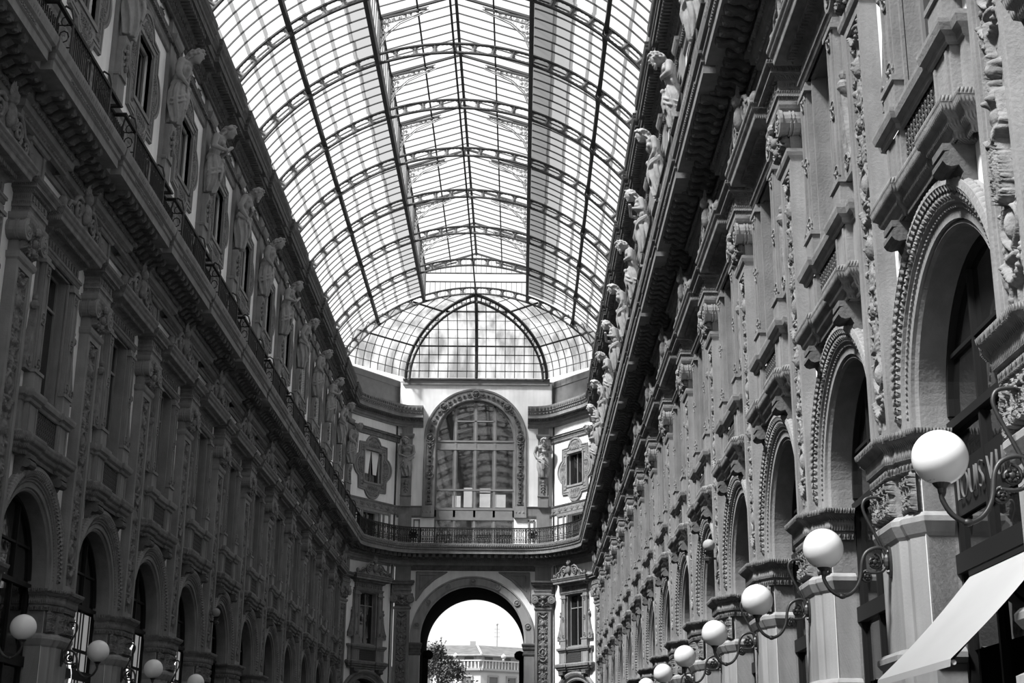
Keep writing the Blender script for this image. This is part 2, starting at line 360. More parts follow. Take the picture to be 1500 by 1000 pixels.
def carve(w, h, seed=1, depth=.09, res=.02, kind='candelabra', figure_z=None):
    """carved relief as a height field: strokes, leaves, scrolls and bosses stamped on a grid, mirrored about s = 0"""
    rn = random.Random(seed); nx = max(6, int(w/res)); nz = max(6, int(h/res)); xs = np.linspace(-w/2, w/2, nx+1); zs = np.linspace(0, h, nz+1)
    Xg, Zg = np.meshgrid(xs, zs); H = np.zeros_like(Xg); hw = w/2
    def put(f):
        np.maximum(H, f, out=H)
    def disc(x, z, rx, rz, amp, mir=True, ang=0):
        for sg in ((1,-1) if mir and abs(x) > .01 else (1,)):
            dx = Xg-sg*x; dz = Zg-z; c, s = math.cos(ang*sg), math.sin(ang*sg); a = dx*c+dz*s; b = -dx*s+dz*c
            put(amp*np.sqrt(np.clip(1-(a/rx)**2-(b/rz)**2, 0, 1)))
    def stroke(P, r0, r1, amp, mir=True):
        n = len(P)
        for sg in ((1,-1) if mir else (1,)):
            for i, (x, z) in enumerate(P):
                r = r0+(r1-r0)*i/max(1,n-1); m_ = (np.abs(zs-z) < r+res); j0, j1 = np.argmax(m_), len(zs)-np.argmax(m_[::-1])
                if not m_.any(): continue
                d2 = (Xg[j0:j1]-sg*x)**2+(Zg[j0:j1]-z)**2; H[j0:j1] = np.maximum(H[j0:j1], amp*np.sqrt(np.clip(1-d2/r**2, 0, 1)))
    def leaf(x, z, ang, L, W, amp, mir=True):
        for sg in ((1,-1) if mir else (1,)):
            an = ang if sg > 0 else PI-ang; c, s = math.cos(an), math.sin(an); dx = Xg-sg*x; dz = Zg-z; a = dx*c+dz*s; b = -dx*s+dz*c; t = np.clip(a/L, 0, 1)
            wd = W*np.sin(PI*t**.8)*(1+.35*np.cos(t*6*PI))+1e-6; k = np.clip(1-np.abs(b)/wd, 0, 1); f = amp*np.sqrt(k)*(.45+.55*t)*(1-.35*np.exp(-(b/.012)**2))
            put(np.where((a > 0) & (a < L), f, 0))
    def spiral(x, z, R, turns, a0, fl, r, amp):
        n = int(26*turns); stroke([(x+R*(1-.82*i/n)*math.cos(a0+fl*2*PI*turns*i/n), z+R*(1-.82*i/n)*math.sin(a0+fl*2*PI*turns*i/n)) for i in range(n+1)], r, r*.7, amp); disc(x, z, r*1.3, r*1.3, amp*1.2)
    if kind == 'candelabra':
        stroke([(0, q) for q in np.arange(.03, h-.03, .02)], .022, .022, depth*.4, False)
        z = .1; k = seed
        while z < h-.3:
            k += 1; m_ = k % 6
            if figure_z and figure_z-.15 < z+.2 < figure_z+1.75: z += .1; continue
            if m_ == 0:
                for q, rr in ((0,.45),(.05,.2),(.1,.42),(.16,.55),(.22,.6),(.27,.5),(.31,.2),(.34,.4)): disc(0, z+q, hw*rr, .05, depth*(.35+.5*rr), False)
                leaf(hw*.1, z+.3, 1.0, .22, .05, depth); spiral(hw*.7, z+.16, hw*.22, 1.3, PI/2, 1, .02, depth*.7); z += .44
            elif m_ == 1:
                spiral(hw*.5, z+.2, hw*.42, 1.7, -PI/2, 1, .03, depth*.8)
                for j in range(5): leaf(hw*.15, z+.04+.07*j, .1+.3*j, hw*.75, .045, depth*.9)
                disc(0, z+.2, hw*.2, .1, depth*1.1, False); z += .44
            elif m_ == 2:
                for j in range(4): leaf(0, z, PI/2-.42*j, .36-.03*j, .055, depth)
                disc(0, z+.02, .07, .05, depth, False); disc(hw*.75, z+.3, .05, .06, depth*.8); z += .38
            elif m_ == 3:
                disc(0, z+.2, hw*.33, .16, depth*1.2, False); disc(0, z+.18, .03, .05, depth*1.6, False); disc(hw*.14, z+.23, .035, .02, depth*1.35)
                for j in range(5): leaf(hw*.2, z+.22, -.9+.55*j, hw*.7, .045, depth*.8)
                z += .44
            elif m_ == 4:
                P = [(hw*(.85-.85*t), z+.34-.22*math.sin(t*PI/2)) for t in np.linspace(0,1,12)]; stroke(P, .03, .055, depth*.8)
                for q in P[::2]: disc(q[0], q[1], .035, .04, depth*1.1)
                disc(hw*.85, z+.24, .05, .14, depth*.8); disc(0, z+.36, hw*.5, .05, depth, False); z += .44
            else:
                stroke([(hw*(.1+.6*math.sin(t*PI)), z+.44*t) for t in np.linspace(0,1,24)], .03, .03, depth*.8)
                for j in range(5): leaf(hw*.45, z+.08*j, -.5+.4*j, hw*.55, .05, depth*.8)
                disc(0, z+.22, hw*.22, .15, depth*1.1, False); z += .46
        for _ in range(int(h*14)):
            z = rn.uniform(.05, h-.1); x = rn.uniform(.35,.92)*hw
            if rn.random() < .5: leaf(x, z, rn.uniform(0, 2*PI), rn.uniform(.1,.18), .03, depth*.6)
            else: disc(x, z, rn.uniform(.015,.03), rn.uniform(.015,.035), depth*.7)
        if figure_z:
            f = figure_z       # a standing woman with one arm raised to a torch
            H[(Zg > f-.1) & (Zg < f+1.65) & (np.abs(Xg) < .2)] *= .25; D = depth*1.5
            disc(.03, f+1.28, .075, .1, D*1.1, False); disc(.03, f+1.34, .1, .06, D, False)
            stroke([(0.02, f+1.15),(.0, f+1.1)], .045, .05, D, False); disc(0, f+.98, .14, .13, D*1.1, False); disc(.06, f+.97, .05, .05, D*1.45); disc(0, f+.8, .1, .14, D, False); disc(0, f+.62, .14, .13, D*1.05, False)
            stroke([(-.13+.0*t, f+1.02+.22*t) for t in np.linspace(0,1,10)], .045, .04, D*.9, False); stroke([(-.14+.12*t, f+1.24+.22*t) for t in np.linspace(0,1,10)], .038, .03, D*.9, False)
            stroke([(.14+.05*t, f+1.0-.3*t) for t in np.linspace(0,1,12)], .042, .035, D*.9, False); stroke([(.19-.12*t, f+.7-.1*t) for t in np.linspace(0,1,8)], .034, .03, D*.95, False)
            stroke([(-.02+.02*t, f+.58-.6*t) for t in np.linspace(0,1,26)], .13, .07, D, False)
            for j in range(6): stroke([(-.12+.045*j+.02*math.sin(t*5+j), f+.6-.62*t) for t in np.linspace(0,1,22)], .022, .016, D*1.25, False)
            stroke([(-.17+.34*t, f+.62-.1*math.sin(t*PI)) for t in np.linspace(0,1,20)], .035, .035, D*1.3, False); stroke([(-.03, f+1.4+.4*t) for t in np.linspace(0,1,16)], .02, .04, D*.8, False)
    elif kind == 'acanthus':
        n = max(1, round(w/.5))
        for j in range(-n, n+1):
            x = j*w/(2*n+1)
            if x < -.001: continue
            for q in range(5): leaf(x, .02, PI/2+(q-2)*.45, h*(.95-.12*abs(q-2)), .06, depth*1.1, x > .01)
            spiral(x+w/(4*n+2), h*.22, h*.17, 1.6, PI/2, 1, .022, depth); spiral(x+w/(4*n+2), h*.72, h*.13, 1.4, -PI/2, -1, .02, depth*1.1)
        for _ in range(int(w*h*60)): leaf(rn.uniform(0,hw), rn.uniform(0,h), rn.uniform(0,2*PI), .12, .03, depth*.6)
    else:               # running scroll
        n = max(1, int(w/2/(h*1.6)))
        for j in range(n):
            x = (j+.5)*hw/n; R = h*.36; sg = 1 if j % 2 else -1
            spiral(x, h/2, R, 1.7, PI/2*sg, sg, h*.06, depth)
            for q in range(4): leaf(x+R*.6, h/2, q*1.4+j, h*.4, h*.09, depth*.8)
            for q in range(3): leaf(x-R, h/2, 2+q*.9, h*.35, h*.08, depth*.8)
    fade = np.clip(np.minimum(np.minimum(Xg+hw, hw-Xg), np.minimum(Zg, h-Zg))/.02, 0, 1); H = H*fade
    q = MB(); idx = -np.ones(H.shape, int); n = 0; V = []; on = H > .004
    F_ = []
    cell = on[:-1,:-1]|on[1:,:-1]|on[:-1,1:]|on[1:,1:]
    for i, j in zip(*np.nonzero(cell)):
        f = []
        for a, b in ((i,j),(i,j+1),(i+1,j+1),(i+1,j)):
            if idx[a,b] < 0: idx[a,b] = n; n += 1; V.append((float(Xg[a,b]), float(H[a,b]), float(Zg[a,b])))
            f.append(int(idx[a,b]))
        F_.append(tuple(f))
    q.add(V, F_); return q
def rosette(q, s, d, z, r, t=.05, n=8):
    q.tube([(s+r*math.cos(a), d+t*.3, z+r*math.sin(a)) for a in np.linspace(0, 2*PI, 15)[:-1]], r*.14, 5, True)
    for j in range(n): q.leaf(s, d, z, 2*PI*j/n, r*.8, r*.22, t*.7)
    q.ball((s, d+t*.6, z), (r*.22, t*.7, r*.22), 6, 4)
def console(w, h, dep):
    """scroll bracket, hangs under a sill: side profile swept along s, leaf on the front"""
    q = MB(); P = [(0,0),(dep,0),(dep,-.08)]
    for a in np.linspace(PI/2, -PI/2, 6): P.append((dep*.78+.09*math.cos(a), -.17+.09*math.sin(a)))
    P += [(dep*.55,-.24),(dep*.42,-h*.7)]
    for a in np.linspace(.6, -2.2, 5): P.append((dep*.3+.06*math.cos(a), -h+.09+.06*math.sin(a)))
    P += [(0,-h)]
    q.prism_s(P, -w/2, w/2)
    q.box(-w*.18, w*.18, dep*.2, dep*.93, -.2, -.12); q.ball((0, dep*.86, -.17), (w*.2,.05,.09), 7, 4)
    return q

# ---------------------------------------------------------------- bay templates
def T(name, mb, material, kids=(), smooth=False, **props): return (name, mb.mesh(name, material, smooth), list(kids), props)

def pier_template(figure_z=None):
    """everything on one pilaster axis: pier, impost, giant pilaster with relief, ionic capital, entablature block, attic pilaster"""
    L = []
    # pier: stepped plan with canted edges
    plan = [(-.86,-.33),(-.86,-.02),(-.62,.12),(-.5,.12),(-.42,.2),(.42,.2),(.5,.12),(.62,.12),(.86,-.02),(.86,-.33)]
    P = MB(); P.sweep(plan, [(0,3.1),(0,4.42)]); P.sweep(plan, [(0,2.95),(.09,2.97),(.13,3.02),(.13,3.08),(.08,3.13),(0,3.15)])
    P.sweep(plan, [(.16,0),(.16,2.55),(.05,2.6),(.05,2.95),(0,2.97)]); P.sweep(plan, [(0,4.40),(.03,4.44),(.06,4.5),(.09,4.56),(.09,4.62),(.02,4.68)])
    C = MB(); C.sweep(plan, [(.0,4.66),(.0,5.25)])
    C.join(carve(.84,.54,2,.11,.018,'acanthus'), 0, .2, 4.67)
    for sg in (-1,1): C.join(carve(.40,.54,3,.10,.018,'acanthus'), sg*.66, .07, 4.67)
    I = MB(); I.sweep(plan, [(0,5.15),(.05,5.17),(.08,5.24),(.08,5.28),(.12,5.3),(.12,5.46),(.17,5.5),(.23,5.56),(.24,5.62),(0,5.64)])
    for k in range(len(plan)-1):   # reeded edges of the two roll mouldings
        a, b = Vector(plan[k]), Vector(plan[k+1]); n = max(1, int((b-a).length/.055)); dr = (b-a).normalized(); nn = Vector((-dr.y, dr.x))
        for j in range(n):
            p = a+dr*(j+.5)*(b-a).length/n
            for zz, oo in ((5.58,.22),(5.21,.075)):
                I.box(p.x+nn.x*oo-.02, p.x+nn.x*oo+.02, p.y+nn.y*oo-.02, p.y+nn.y*oo+.02, zz-.04, zz+.04)
    L.append(T('pier', P, MARBLE, [T('leaf_capital', C, CARVED), T('impost_moulding', I, ENRICH)]))
    # giant pilaster
    W = .47
    Q = MB(); pl = [(-W,0),(-W,.23),(W,.23),(W,0)]
    Q.box(-W, W, 0, .15, 5.62, 11.7)
    for s0, s1 in ((-W,-.33),(.33,W)): Q.box(s0, s1, .15, .23, 5.62, 11.7)
    Q.box(-.33,.33,.15,.23,5.62,5.78); Q.box(-.33,.33,.15,.23,11.5,11.7)
    for s0 in (-.33,.30): Q.box(s0, s0+.03, .15, .2, 5.78, 11.5)
    Q.sweep(pl, [(0,11.62),(.04,11.66),(.06,11.72),(.06,11.78),(.01,11.8)])
    R2 = MB().join(carve(.62, 5.68, 3, .085, .018, 'candelabra', figure_z), 0, .152, 5.8)
    cap = MB(); cap.box(-W+.02, W-.02, 0, .21, 11.78, 12.5)
    for j in range(11):
        cap.box(-.43+.08*j, -.40+.08*j, .2, .235, 11.82, 12.02)
    for sg in (-1,1):
        # the volute is a roll along the depth, with a spiral on its face
        v = [(r*math.cos(a), r*math.sin(a)) for r, a in ((.2, 2*PI*j/16) for j in range(16))]
        cap.prism([(sg*.5+x, 12.24+z) for x, z in v], .02, .40)
        cap.spiral(sg*.5, .405, 12.24, .18, 2.1, .026, sg, PI/2)
        cap.ball((sg*.5, .41, 12.24), (.05,.04,.05), 6, 4)
        cap.prism([(sg*.5+x*1.13, 12.24+z*1.13) for x, z in v], .36, .41); cap.prism([(sg*.5+x*1.1, 12.24+z*1.1) for x, z in v], .0, .05)
        for dd in (.17,.23): cap.tube([(sg*.5+.205*math.cos(a), dd, 12.24+.205*math.sin(a)) for a in np.linspace(0,2*PI,17)[:-1]], .018, 5, True)
    cap.box(-.5,.5,.05,.33,12.28,12.40)
    for j in range(6): cap.ball((-.3+.12*j, .33, 12.3), (.045,.05,.06), 6, 4)
    cap.sweep([(-.60,0),(-.60,.36),(.60,.36),(.60,0)], [(0,12.42),(.03,12.46),(.05,12.52),(.05,12.57),(0,12.58)])
    for j in range(5): cap.leaf(0,.36,12.3,PI/2+(j-2)*.5,.26,.05,.08)
    cap.ball((0,.42,12.36),(.1,.08,.1),8,5)
    drop = MB().join(carve(.8, .62, 2, .13, .016, 'acanthus'), 0, .235, 11.84)
    for sg in (-1,1):
        for j in range(9): drop.ball((sg*(.42-.36*math.sin(j*.19)), .40-.012*j, 12.2-.045*j), (.032,.04,.036), 7, 5)
    drop.ball((0,.38,12.1),(.075,.08,.1),10,7); drop.ball((0,.36,11.93),(.05,.06,.08),9,6); drop.ball((0,.46,12.11),(.02,.03,.035),6,4)
    L.append(T('pilaster', Q, STONE, [T('relief_panel', R2, CARVED, smooth=True), T('ionic_capital', cap, STONE), T('capital_garland', drop, CARVED, smooth=True)]))
    # entablature block
    E = MB(); pe = [(-.5,0),(-.5,.38),(.5,.38),(.5,0)]
    E.sweep(pe, [(0,12.56),(0,12.72),(.03,12.74),(.03,12.84),(0,12.86),(0,13.04),(.05,13.06),(.07,13.1),(.14,13.12),(.14,13.2),(.21,13.26),(.21,13.33),(0,13.34)])
    for j in range(9): E.box(-.5+.12*j, -.45+.12*j, .38, .44, 13.04, 13.1)
    for j in range(5): E.box(-.42+.18*j, -.34+.18*j, .37, .405, 12.89, 13.01)
    L.append(T('entablature_block', E, ENRICH))
    D = MB(); D.box(-.46,.46,0,.2,13.33,14.35)
    for s0,s1 in ((-.48,-.36),(.36,.48)): D.box(s0,s1,.2,.24,13.33,14.3)
    D.sweep([(-.5,0),(-.5,.24),(.5,.24),(.5,0)], [(0,14.2),(.04,14.22),(.07,14.3),(0,14.32)])
    L.append(T('upper_pilaster', D, STONE))
    # attic pilaster with statue pedestal
    Z = MB(); Z.box(-.4,.4,0,.12,15.5,17.4); Z.box(-.33,.33,0,.12,17.85,23.0); Z.box(-.3,.3,.12,.24,17.85,18.55)
    Z.prism_s([(.12,18.5),(.3,18.5),(.27,19.2),(.34,19.45),(.34,19.6),(.12,19.6)], -.24, .24)
    Z.sweep([(-.3,0),(-.3,.22),(.3,.22),(.3,0)], [(0,18.48),(.04,18.5),(.05,18.56),(0,18.6)])
    Z.sweep([(-.33,0),(-.33,.2),(.33,.2),(.33,0)], [(0,22.15),(.05,22.2),(.1,22.3),(.12,22.4),(0,22.42)])
    G = MB()
    for j in range(5): G.ball((0, .33, 19.4-.16*j), (.1-.012*j,.06,.09), 7, 5)
    for sg in (-1,1):
        for j in range(3): G.leaf(sg*.05,.28,19.35-.2*j,-PI/2+sg*.5,.22,.05,.06)
    L.append(T('attic_pilaster', Z, STONE, [T('hanging_ornament', G, CARVED)]))
    return L

def arch_template(archwin=True):
    """one arch bay between two piers, width 5 (the wall between)"""
    L = []; cz = 5.8; r = 1.64
    U = MB().archwall(-2.5, 2.5, 5.6, 8.3, 0, cz, 2.0, 0.0)
    for sg in (-1,1): U.quad((sg*1.64,0,0),(sg*2.5,0,0),(sg*2.5,0,5.62),(sg*1.64,0,5.62))
    L.append(T('lower_wall', U, STUCCO))
    V = MB().arc(0, cz, [(r,-.5),(r,-.04),(r+.035,-.0),(r+.08,-.02),(r+.09,.03),(r+.2,.03),(r+.22,.06),(r+.25,.06),(r+.27,.1),(r+.38,.1),(r+.40,.13),(r+.44,.19),(r+.52,.17),(r+.53,0)], 0, PI, 36, leg=5.55)
    V.quad((-r,-.5,0),(-r,0,0),(-r,0,5.6),(-r,-.5,5.6)); V.quad((r,-.5,0),(r,0,0),(r,0,5.6),(r,-.5,5.6))
    H = MB()
    for j in range(62):      # rope hood
        a = PI*(j+.5)/62; rr = r+.455; H.ball((rr*math.cos(a), .11, cz+rr*math.sin(a)), (.075,.085,.105), 7, 5, a+PI/2+.45)
    Lf = MB()
    for j in range(58):      # leaf band and bead row
        a = PI*(j+.5)/58; rr = r+.28
        for b in (-.5,.5): Lf.leaf(rr*math.cos(a), .1, cz+rr*math.sin(a), a+b, .13, .04, .05)
    for j in range(76):
        a = PI*(j+.5)/76; rr = r+.21; Lf.ball((rr*math.cos(a), .055, cz+rr*math.sin(a)), .018, 4, 3)
    H.tube([((r+.455)*math.cos(PI*i/40), .11, cz+(r+.455)*math.sin(PI*i/40)) for i in range(41)], .072, 8)
    L.append(T('archivolt', V, STONE, [T('rope_hood_moulding', H, STONE, smooth=True), T('leaf_band', Lf, CARVED)]))
    return L

def shopfront_template():
    S = MB(); d = -.42
    for s in (-1.64,-.56,.5,1.58): S.box(s, s+.06, d-.04, d+.05, 0, 5.6)
    S.box(-1.66,1.66,d-.06,d+.1,3.95,4.17); S.box(-1.66,1.66,d-.05,d+.08,5.62,5.72)
    for s in (-.56,.5): S.box(s, s+.06, d-.04, d+.05, 5.7, 7.25)
    S.box(-1.4,1.4,d-.03,d+.04,6.45,6.5)
    S.arc(0,5.8,[(1.64,d-.05),(1.64,d+.06),(1.57,d+.06),(1.57,d-.05)],0,PI,24)
    g = MB()
    P = [(-1.64,3.1),(1.64,3.1),(1.64,5.8)]+[(1.64*math.cos(PI*i/24),5.8+1.64*math.sin(PI*i/24)) for i in range(1,24)]+[(-1.64,5.8)]
    g.prism(P, d-.02, d-.01)
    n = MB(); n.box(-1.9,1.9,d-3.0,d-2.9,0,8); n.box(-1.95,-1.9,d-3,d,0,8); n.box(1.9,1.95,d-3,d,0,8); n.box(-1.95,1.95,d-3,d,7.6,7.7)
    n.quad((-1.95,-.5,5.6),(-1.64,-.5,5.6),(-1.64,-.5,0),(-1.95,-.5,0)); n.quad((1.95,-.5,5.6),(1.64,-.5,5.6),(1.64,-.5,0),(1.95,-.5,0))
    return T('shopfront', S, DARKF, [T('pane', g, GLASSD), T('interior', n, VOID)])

def window_template():
    """first-floor window: brackets, balconette with iron grille, jambs with side scrolls, cornice, crest"""
    K = MB(); jw = .95
    K.holes(-1.25, 1.25, 9.3, 12.45, [(-.68,.68,9.42,12.4)], .06, -.22)
    K.quad((-1.25,0,9.3),(-1.25,.06,9.3),(-1.25,.06,12.45),(-1.25,0,12.45)); K.quad((1.25,0,9.3),(1.25,.06,9.3),(1.25,.06,12.45),(1.25,0,12.45))
    for sg in (-1,1):
        a, b = sorted((sg*.82, sg*1.2)); K.box(a,b,.06,.17,9.42,12.4)
        a, b = sorted((sg*.86, sg*.9)); K.box(a,b,.17,.2,9.9,12.3)
        a, b = sorted((sg*1.11, sg*1.16)); K.box(a,b,.17,.2,9.9,12.3)
        a, b = sorted((sg*.68, sg*.74)); K.box(a,b,.05,.1,9.42,12.4)
        a, b = sorted((sg*.74, sg*1.24)); K.box(a,b,.0,.22,9.35,9.75); K.box(a-.03,b+.03,0,.25,9.75,9.82)
        K.box(a-.02,b+.02,0,.22,12.2,12.28)
        for z in (9.98,11.0,12.1): rosette(K, sg*.99, .17, z, .13, .06, 6)
    K.box(-.74,.74,.05,.1,12.36,12.42)
    cs = MB()
    for sg in (-1,1):
        P = [(sg*1.22,9.75),(sg*1.62,9.75),(sg*1.62,10.0),(sg*1.5,10.25),(sg*1.38,10.7),(sg*1.34,11.0),(sg*1.30,11.15),(sg*1.22,11.2)]
        cs.prism(P, 0, .14); cs.spiral(sg*1.46, .15, 9.95, .14, 1.5, .025, sg, 0)
        cs.ball((sg*1.33,.1,11.2),(.09,.1,.11),7,5); cs.ball((sg*1.33,.1,11.38),(.05,.06,.08),6,4)
    # parapet
    B_ = MB()
    for sg in (-1,1):
        a, b = sorted((sg*.72, sg*1.32)); B_.box(a,b,0,.2,8.42,9.1)
        a, b = sorted((sg*.78, sg*.84)); B_.box(a,b,.2,.225,8.5,9.05)
        a, b = sorted((sg*1.2, sg*1.26)); B_.box(a,b,.2,.225,8.5,9.05)
        a, b = sorted((sg*1.32, sg*1.52)); B_.box(a,b,0,.1,8.42,9.1)
    pth = [(-1.52,0),(-1.52,.1),(-1.34,.1),(-1.34,.22),(-.72,.22),(-.72,.16),(.72,.16),(.72,.22),(1.34,.22),(1.34,.1),(1.52,.1),(1.52,0)]
    B_.sweep(pth, [(0,9.08),(.03,9.1),(.04,9.16),(.1,9.2),(.12,9.28),(.12,9.33),(0,9.35)])
    B_.box(-.75,.75,-.4,.16,9.3,9.36); B_.box(-.72,.72,0,.1,8.36,8.46)
    S = MB(); S.sweep(pth, [(0,7.98),(.03,7.98),(.04,8.06),(.10,8.1),(.12,8.18),(.17,8.22),(.2,8.32),(.18,8.40),(.1,8.44),(0,8.45)])
    S.box(-1.34,1.34,0,.2,7.98,8.42)
    for j in range(44): S.ball((-1.4+.0651*j, .36 if abs(-1.4+.0651*j) > .72 else .3, 8.32), (.024,.03,.05), 5, 4)
    G = MB(); G.box(-.72,.72,.02,.03,8.46,9.08)
    gr = MB()
    for i in range(12):
        s = -.66+.12*i
        for j in range(5):
            z = 8.52+.12*j
            gr.tube([(s+.05*math.cos(a), .13, z+.055*math.sin(a)) for a in np.linspace(0,2*PI,9)[:-1]], .016, 4, True); gr.ball((s,.14,z),(.022,.02,.03),5,4)
        gr.tube([(s+.06,.13,8.46),(s+.06,.13,9.08)], .016, 4)
    cn = []
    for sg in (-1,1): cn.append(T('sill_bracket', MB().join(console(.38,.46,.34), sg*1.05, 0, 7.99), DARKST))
    # window cornice
    C = MB(); pc = [(-1.14,0),(-1.14,.14),(1.14,.14),(1.14,0)]
    C.sweep(pc, [(0,12.4),(.04,12.42),(.05,12.5),(.08,12.52),(.08,12.58),(0,12.6),(0,12.86),(.05,12.9),(.12,12.93),(.14,13.0),(.38,13.06),(.40,13.18),(.44,13.24),(.48,13.34),(.48,13.38),(0,13.4)])
    for j in range(23): C.box(-1.14+.1*j, -1.08+.1*j, .26, .38, 12.93, 13.05)
    for j in range(11): C.box(-1.05+.2*j, -.95+.2*j, .13, .17, 12.65, 12.82)
    # crest
    Pd = MB(); d = .48
    for sg in (-1,1):
        Pd.spiral(sg*.52, d, 13.62, .2, 1.7, .045, sg, -PI/2); Pd.spiral(sg*1.0, d, 13.5, .12, 1.4, .03, -sg, PI)
        Pd.tube([(sg*1.25,d,13.46),(sg*1.08,d,13.62),(sg*.85,d,13.66),(sg*.7,d,13.82),(sg*.5,d,13.9),(sg*.3,d,13.86)], [.03,.045,.045,.045,.05,.05], 6)
        Pd.prism([(sg*1.3,13.4),(sg*1.15,13.52),(sg*.8,13.6),(sg*.6,13.8),(sg*.25,13.86),(0,13.9),(0,13.4)], d-.14, d-.04)
        for j in range(5): Pd.leaf(sg*.2, d-.03, 13.6, PI/2-sg*(.2+.3*j), .32, .05, .07)
        Pd.ball((sg*1.42,d-.05,13.5),(.1,.1,.12),7,5)
    Pd.ball((0,d,13.72),(.16,.12,.22),9,6); Pd.ball((0,d+.02,14.02),(.13,.12,.13),8,5)
    for j in range(7): Pd.leaf(0,d,14.02,PI/2+(j-3)*.4,.3-.02*abs(j-3),.05,.07)
    Pd.v = [(x, y*1.12, 13.4+(z-13.4)*1.22) for x, y, z in Pd.v]
    fr = MB()
    for s in (-.68,-.03,.62): fr.box(s, s+.06, -.2, -.14, 9.42, 12.4)
    for z in (9.42,11.6,12.34): fr.box(-.68,.68,-.2,-.14,z,z+.06)
    gl = MB(); gl.box(-.68,.68,-.19,-.18,9.42,12.4)
    rail = MB(); rail.box(-.6,.6,-.02,.02,9.9,9.93)
    for j in range(9): rail.box(-.56+.14*j,-.545+.14*j,-.01,.005,9.4,9.9)
    vv = MB(); vv.box(-1,1,-1.6,-1.5,9,12.8)
    return (T('window_surround', K, STONE, [T('side_scroll', cs, CARVED), T('window_frame', fr, WOODF), T('window_pane', gl, GLASSD)]),
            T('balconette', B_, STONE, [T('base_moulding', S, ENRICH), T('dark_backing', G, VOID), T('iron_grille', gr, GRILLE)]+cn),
            T('window_cornice', C, ENRICH, [T('crest', Pd, CARVED, smooth=True)]))

def upper_wall_template(W):
    h = W/2; U = MB(); U.holes(-h, h, 8.3, 15.5, [(-.68,.68,9.42,12.4)], 0)
    return T('upper_wall', U, STUCCO)
def panel_template():
    q = MB()     # framed stucco panels high under the soffit
    for a, b in ((-1.78,-1.66),(1.66,1.78)): q.box(a,b,0,.05,13.4,14.3)
    q.box(-1.9,1.9,0,.06,14.16,14.32)
    return T('panel_frame', q, STONE)
def cornice_prof(): return [(0,14.28),(.1,14.3),(.12,14.42),(.2,14.46),(.22,14.6),(.3,14.64),(.3,14.8),(.34,14.86),(.94,14.86),(.94,15.06),(.98,15.09),(.98,15.2),(1.04,15.24),(1.07,15.4),(1.07,15.46),(0,15.5)]
def rez(W, q, a=1.1, dd=.25):
    """plan with the projections over the pilasters"""
    h = W/2; return [(-h,dd),(-a,dd),(-a,0),(a,0),(a,dd),(h,dd)]
def balcony_cornice_template(W):
    C = MB().sweep(rez(W,0), cornice_prof())
    M = MB(); D = MB(); n = 13
    for i in range(n):
        s = -W/2+(i+.5)*W/n; o = .25 if abs(s) > 1.1 else 0
        P = [(.34,14.87),(.34,14.66),(.4,14.62),(.5,14.66),(.62,14.74),(.74,14.72),(.86,14.76),(.88,14.87)]
        M.prism_s([(a+o, z) for a, z in P], s-.1, s+.1); M.ball((s,.8+o,14.75),(.08,.07,.06),6,4); M.ball((s,.45+o,14.64),(.09,.09,.05),6,4)
        M.ball((s+W/n/2,.62+o,14.84),(.06,.12,.05),6,4)
    for i in range(int(W/.11)):
        s = -W/2+(i+.5)*.11; o = .25 if abs(s) > 1.1 else 0
        D.leaf(s, 1.05+o, 15.26, PI/2, .17, .045, .03); D.box(s-.03,s+.03,.97+o,1.0+o,15.11,15.17); D.ball((s,.26+o,14.62),(.035,.035,.05),5,4); D.leaf(s,.12+o,14.33,PI/2,.1,.04,.05)
    return T('balcony_cornice', C, STONE, [T('soffit_brackets', M, DARKST, kind='stuff'), T('leaf_edging', D, CARVED, kind='stuff')])
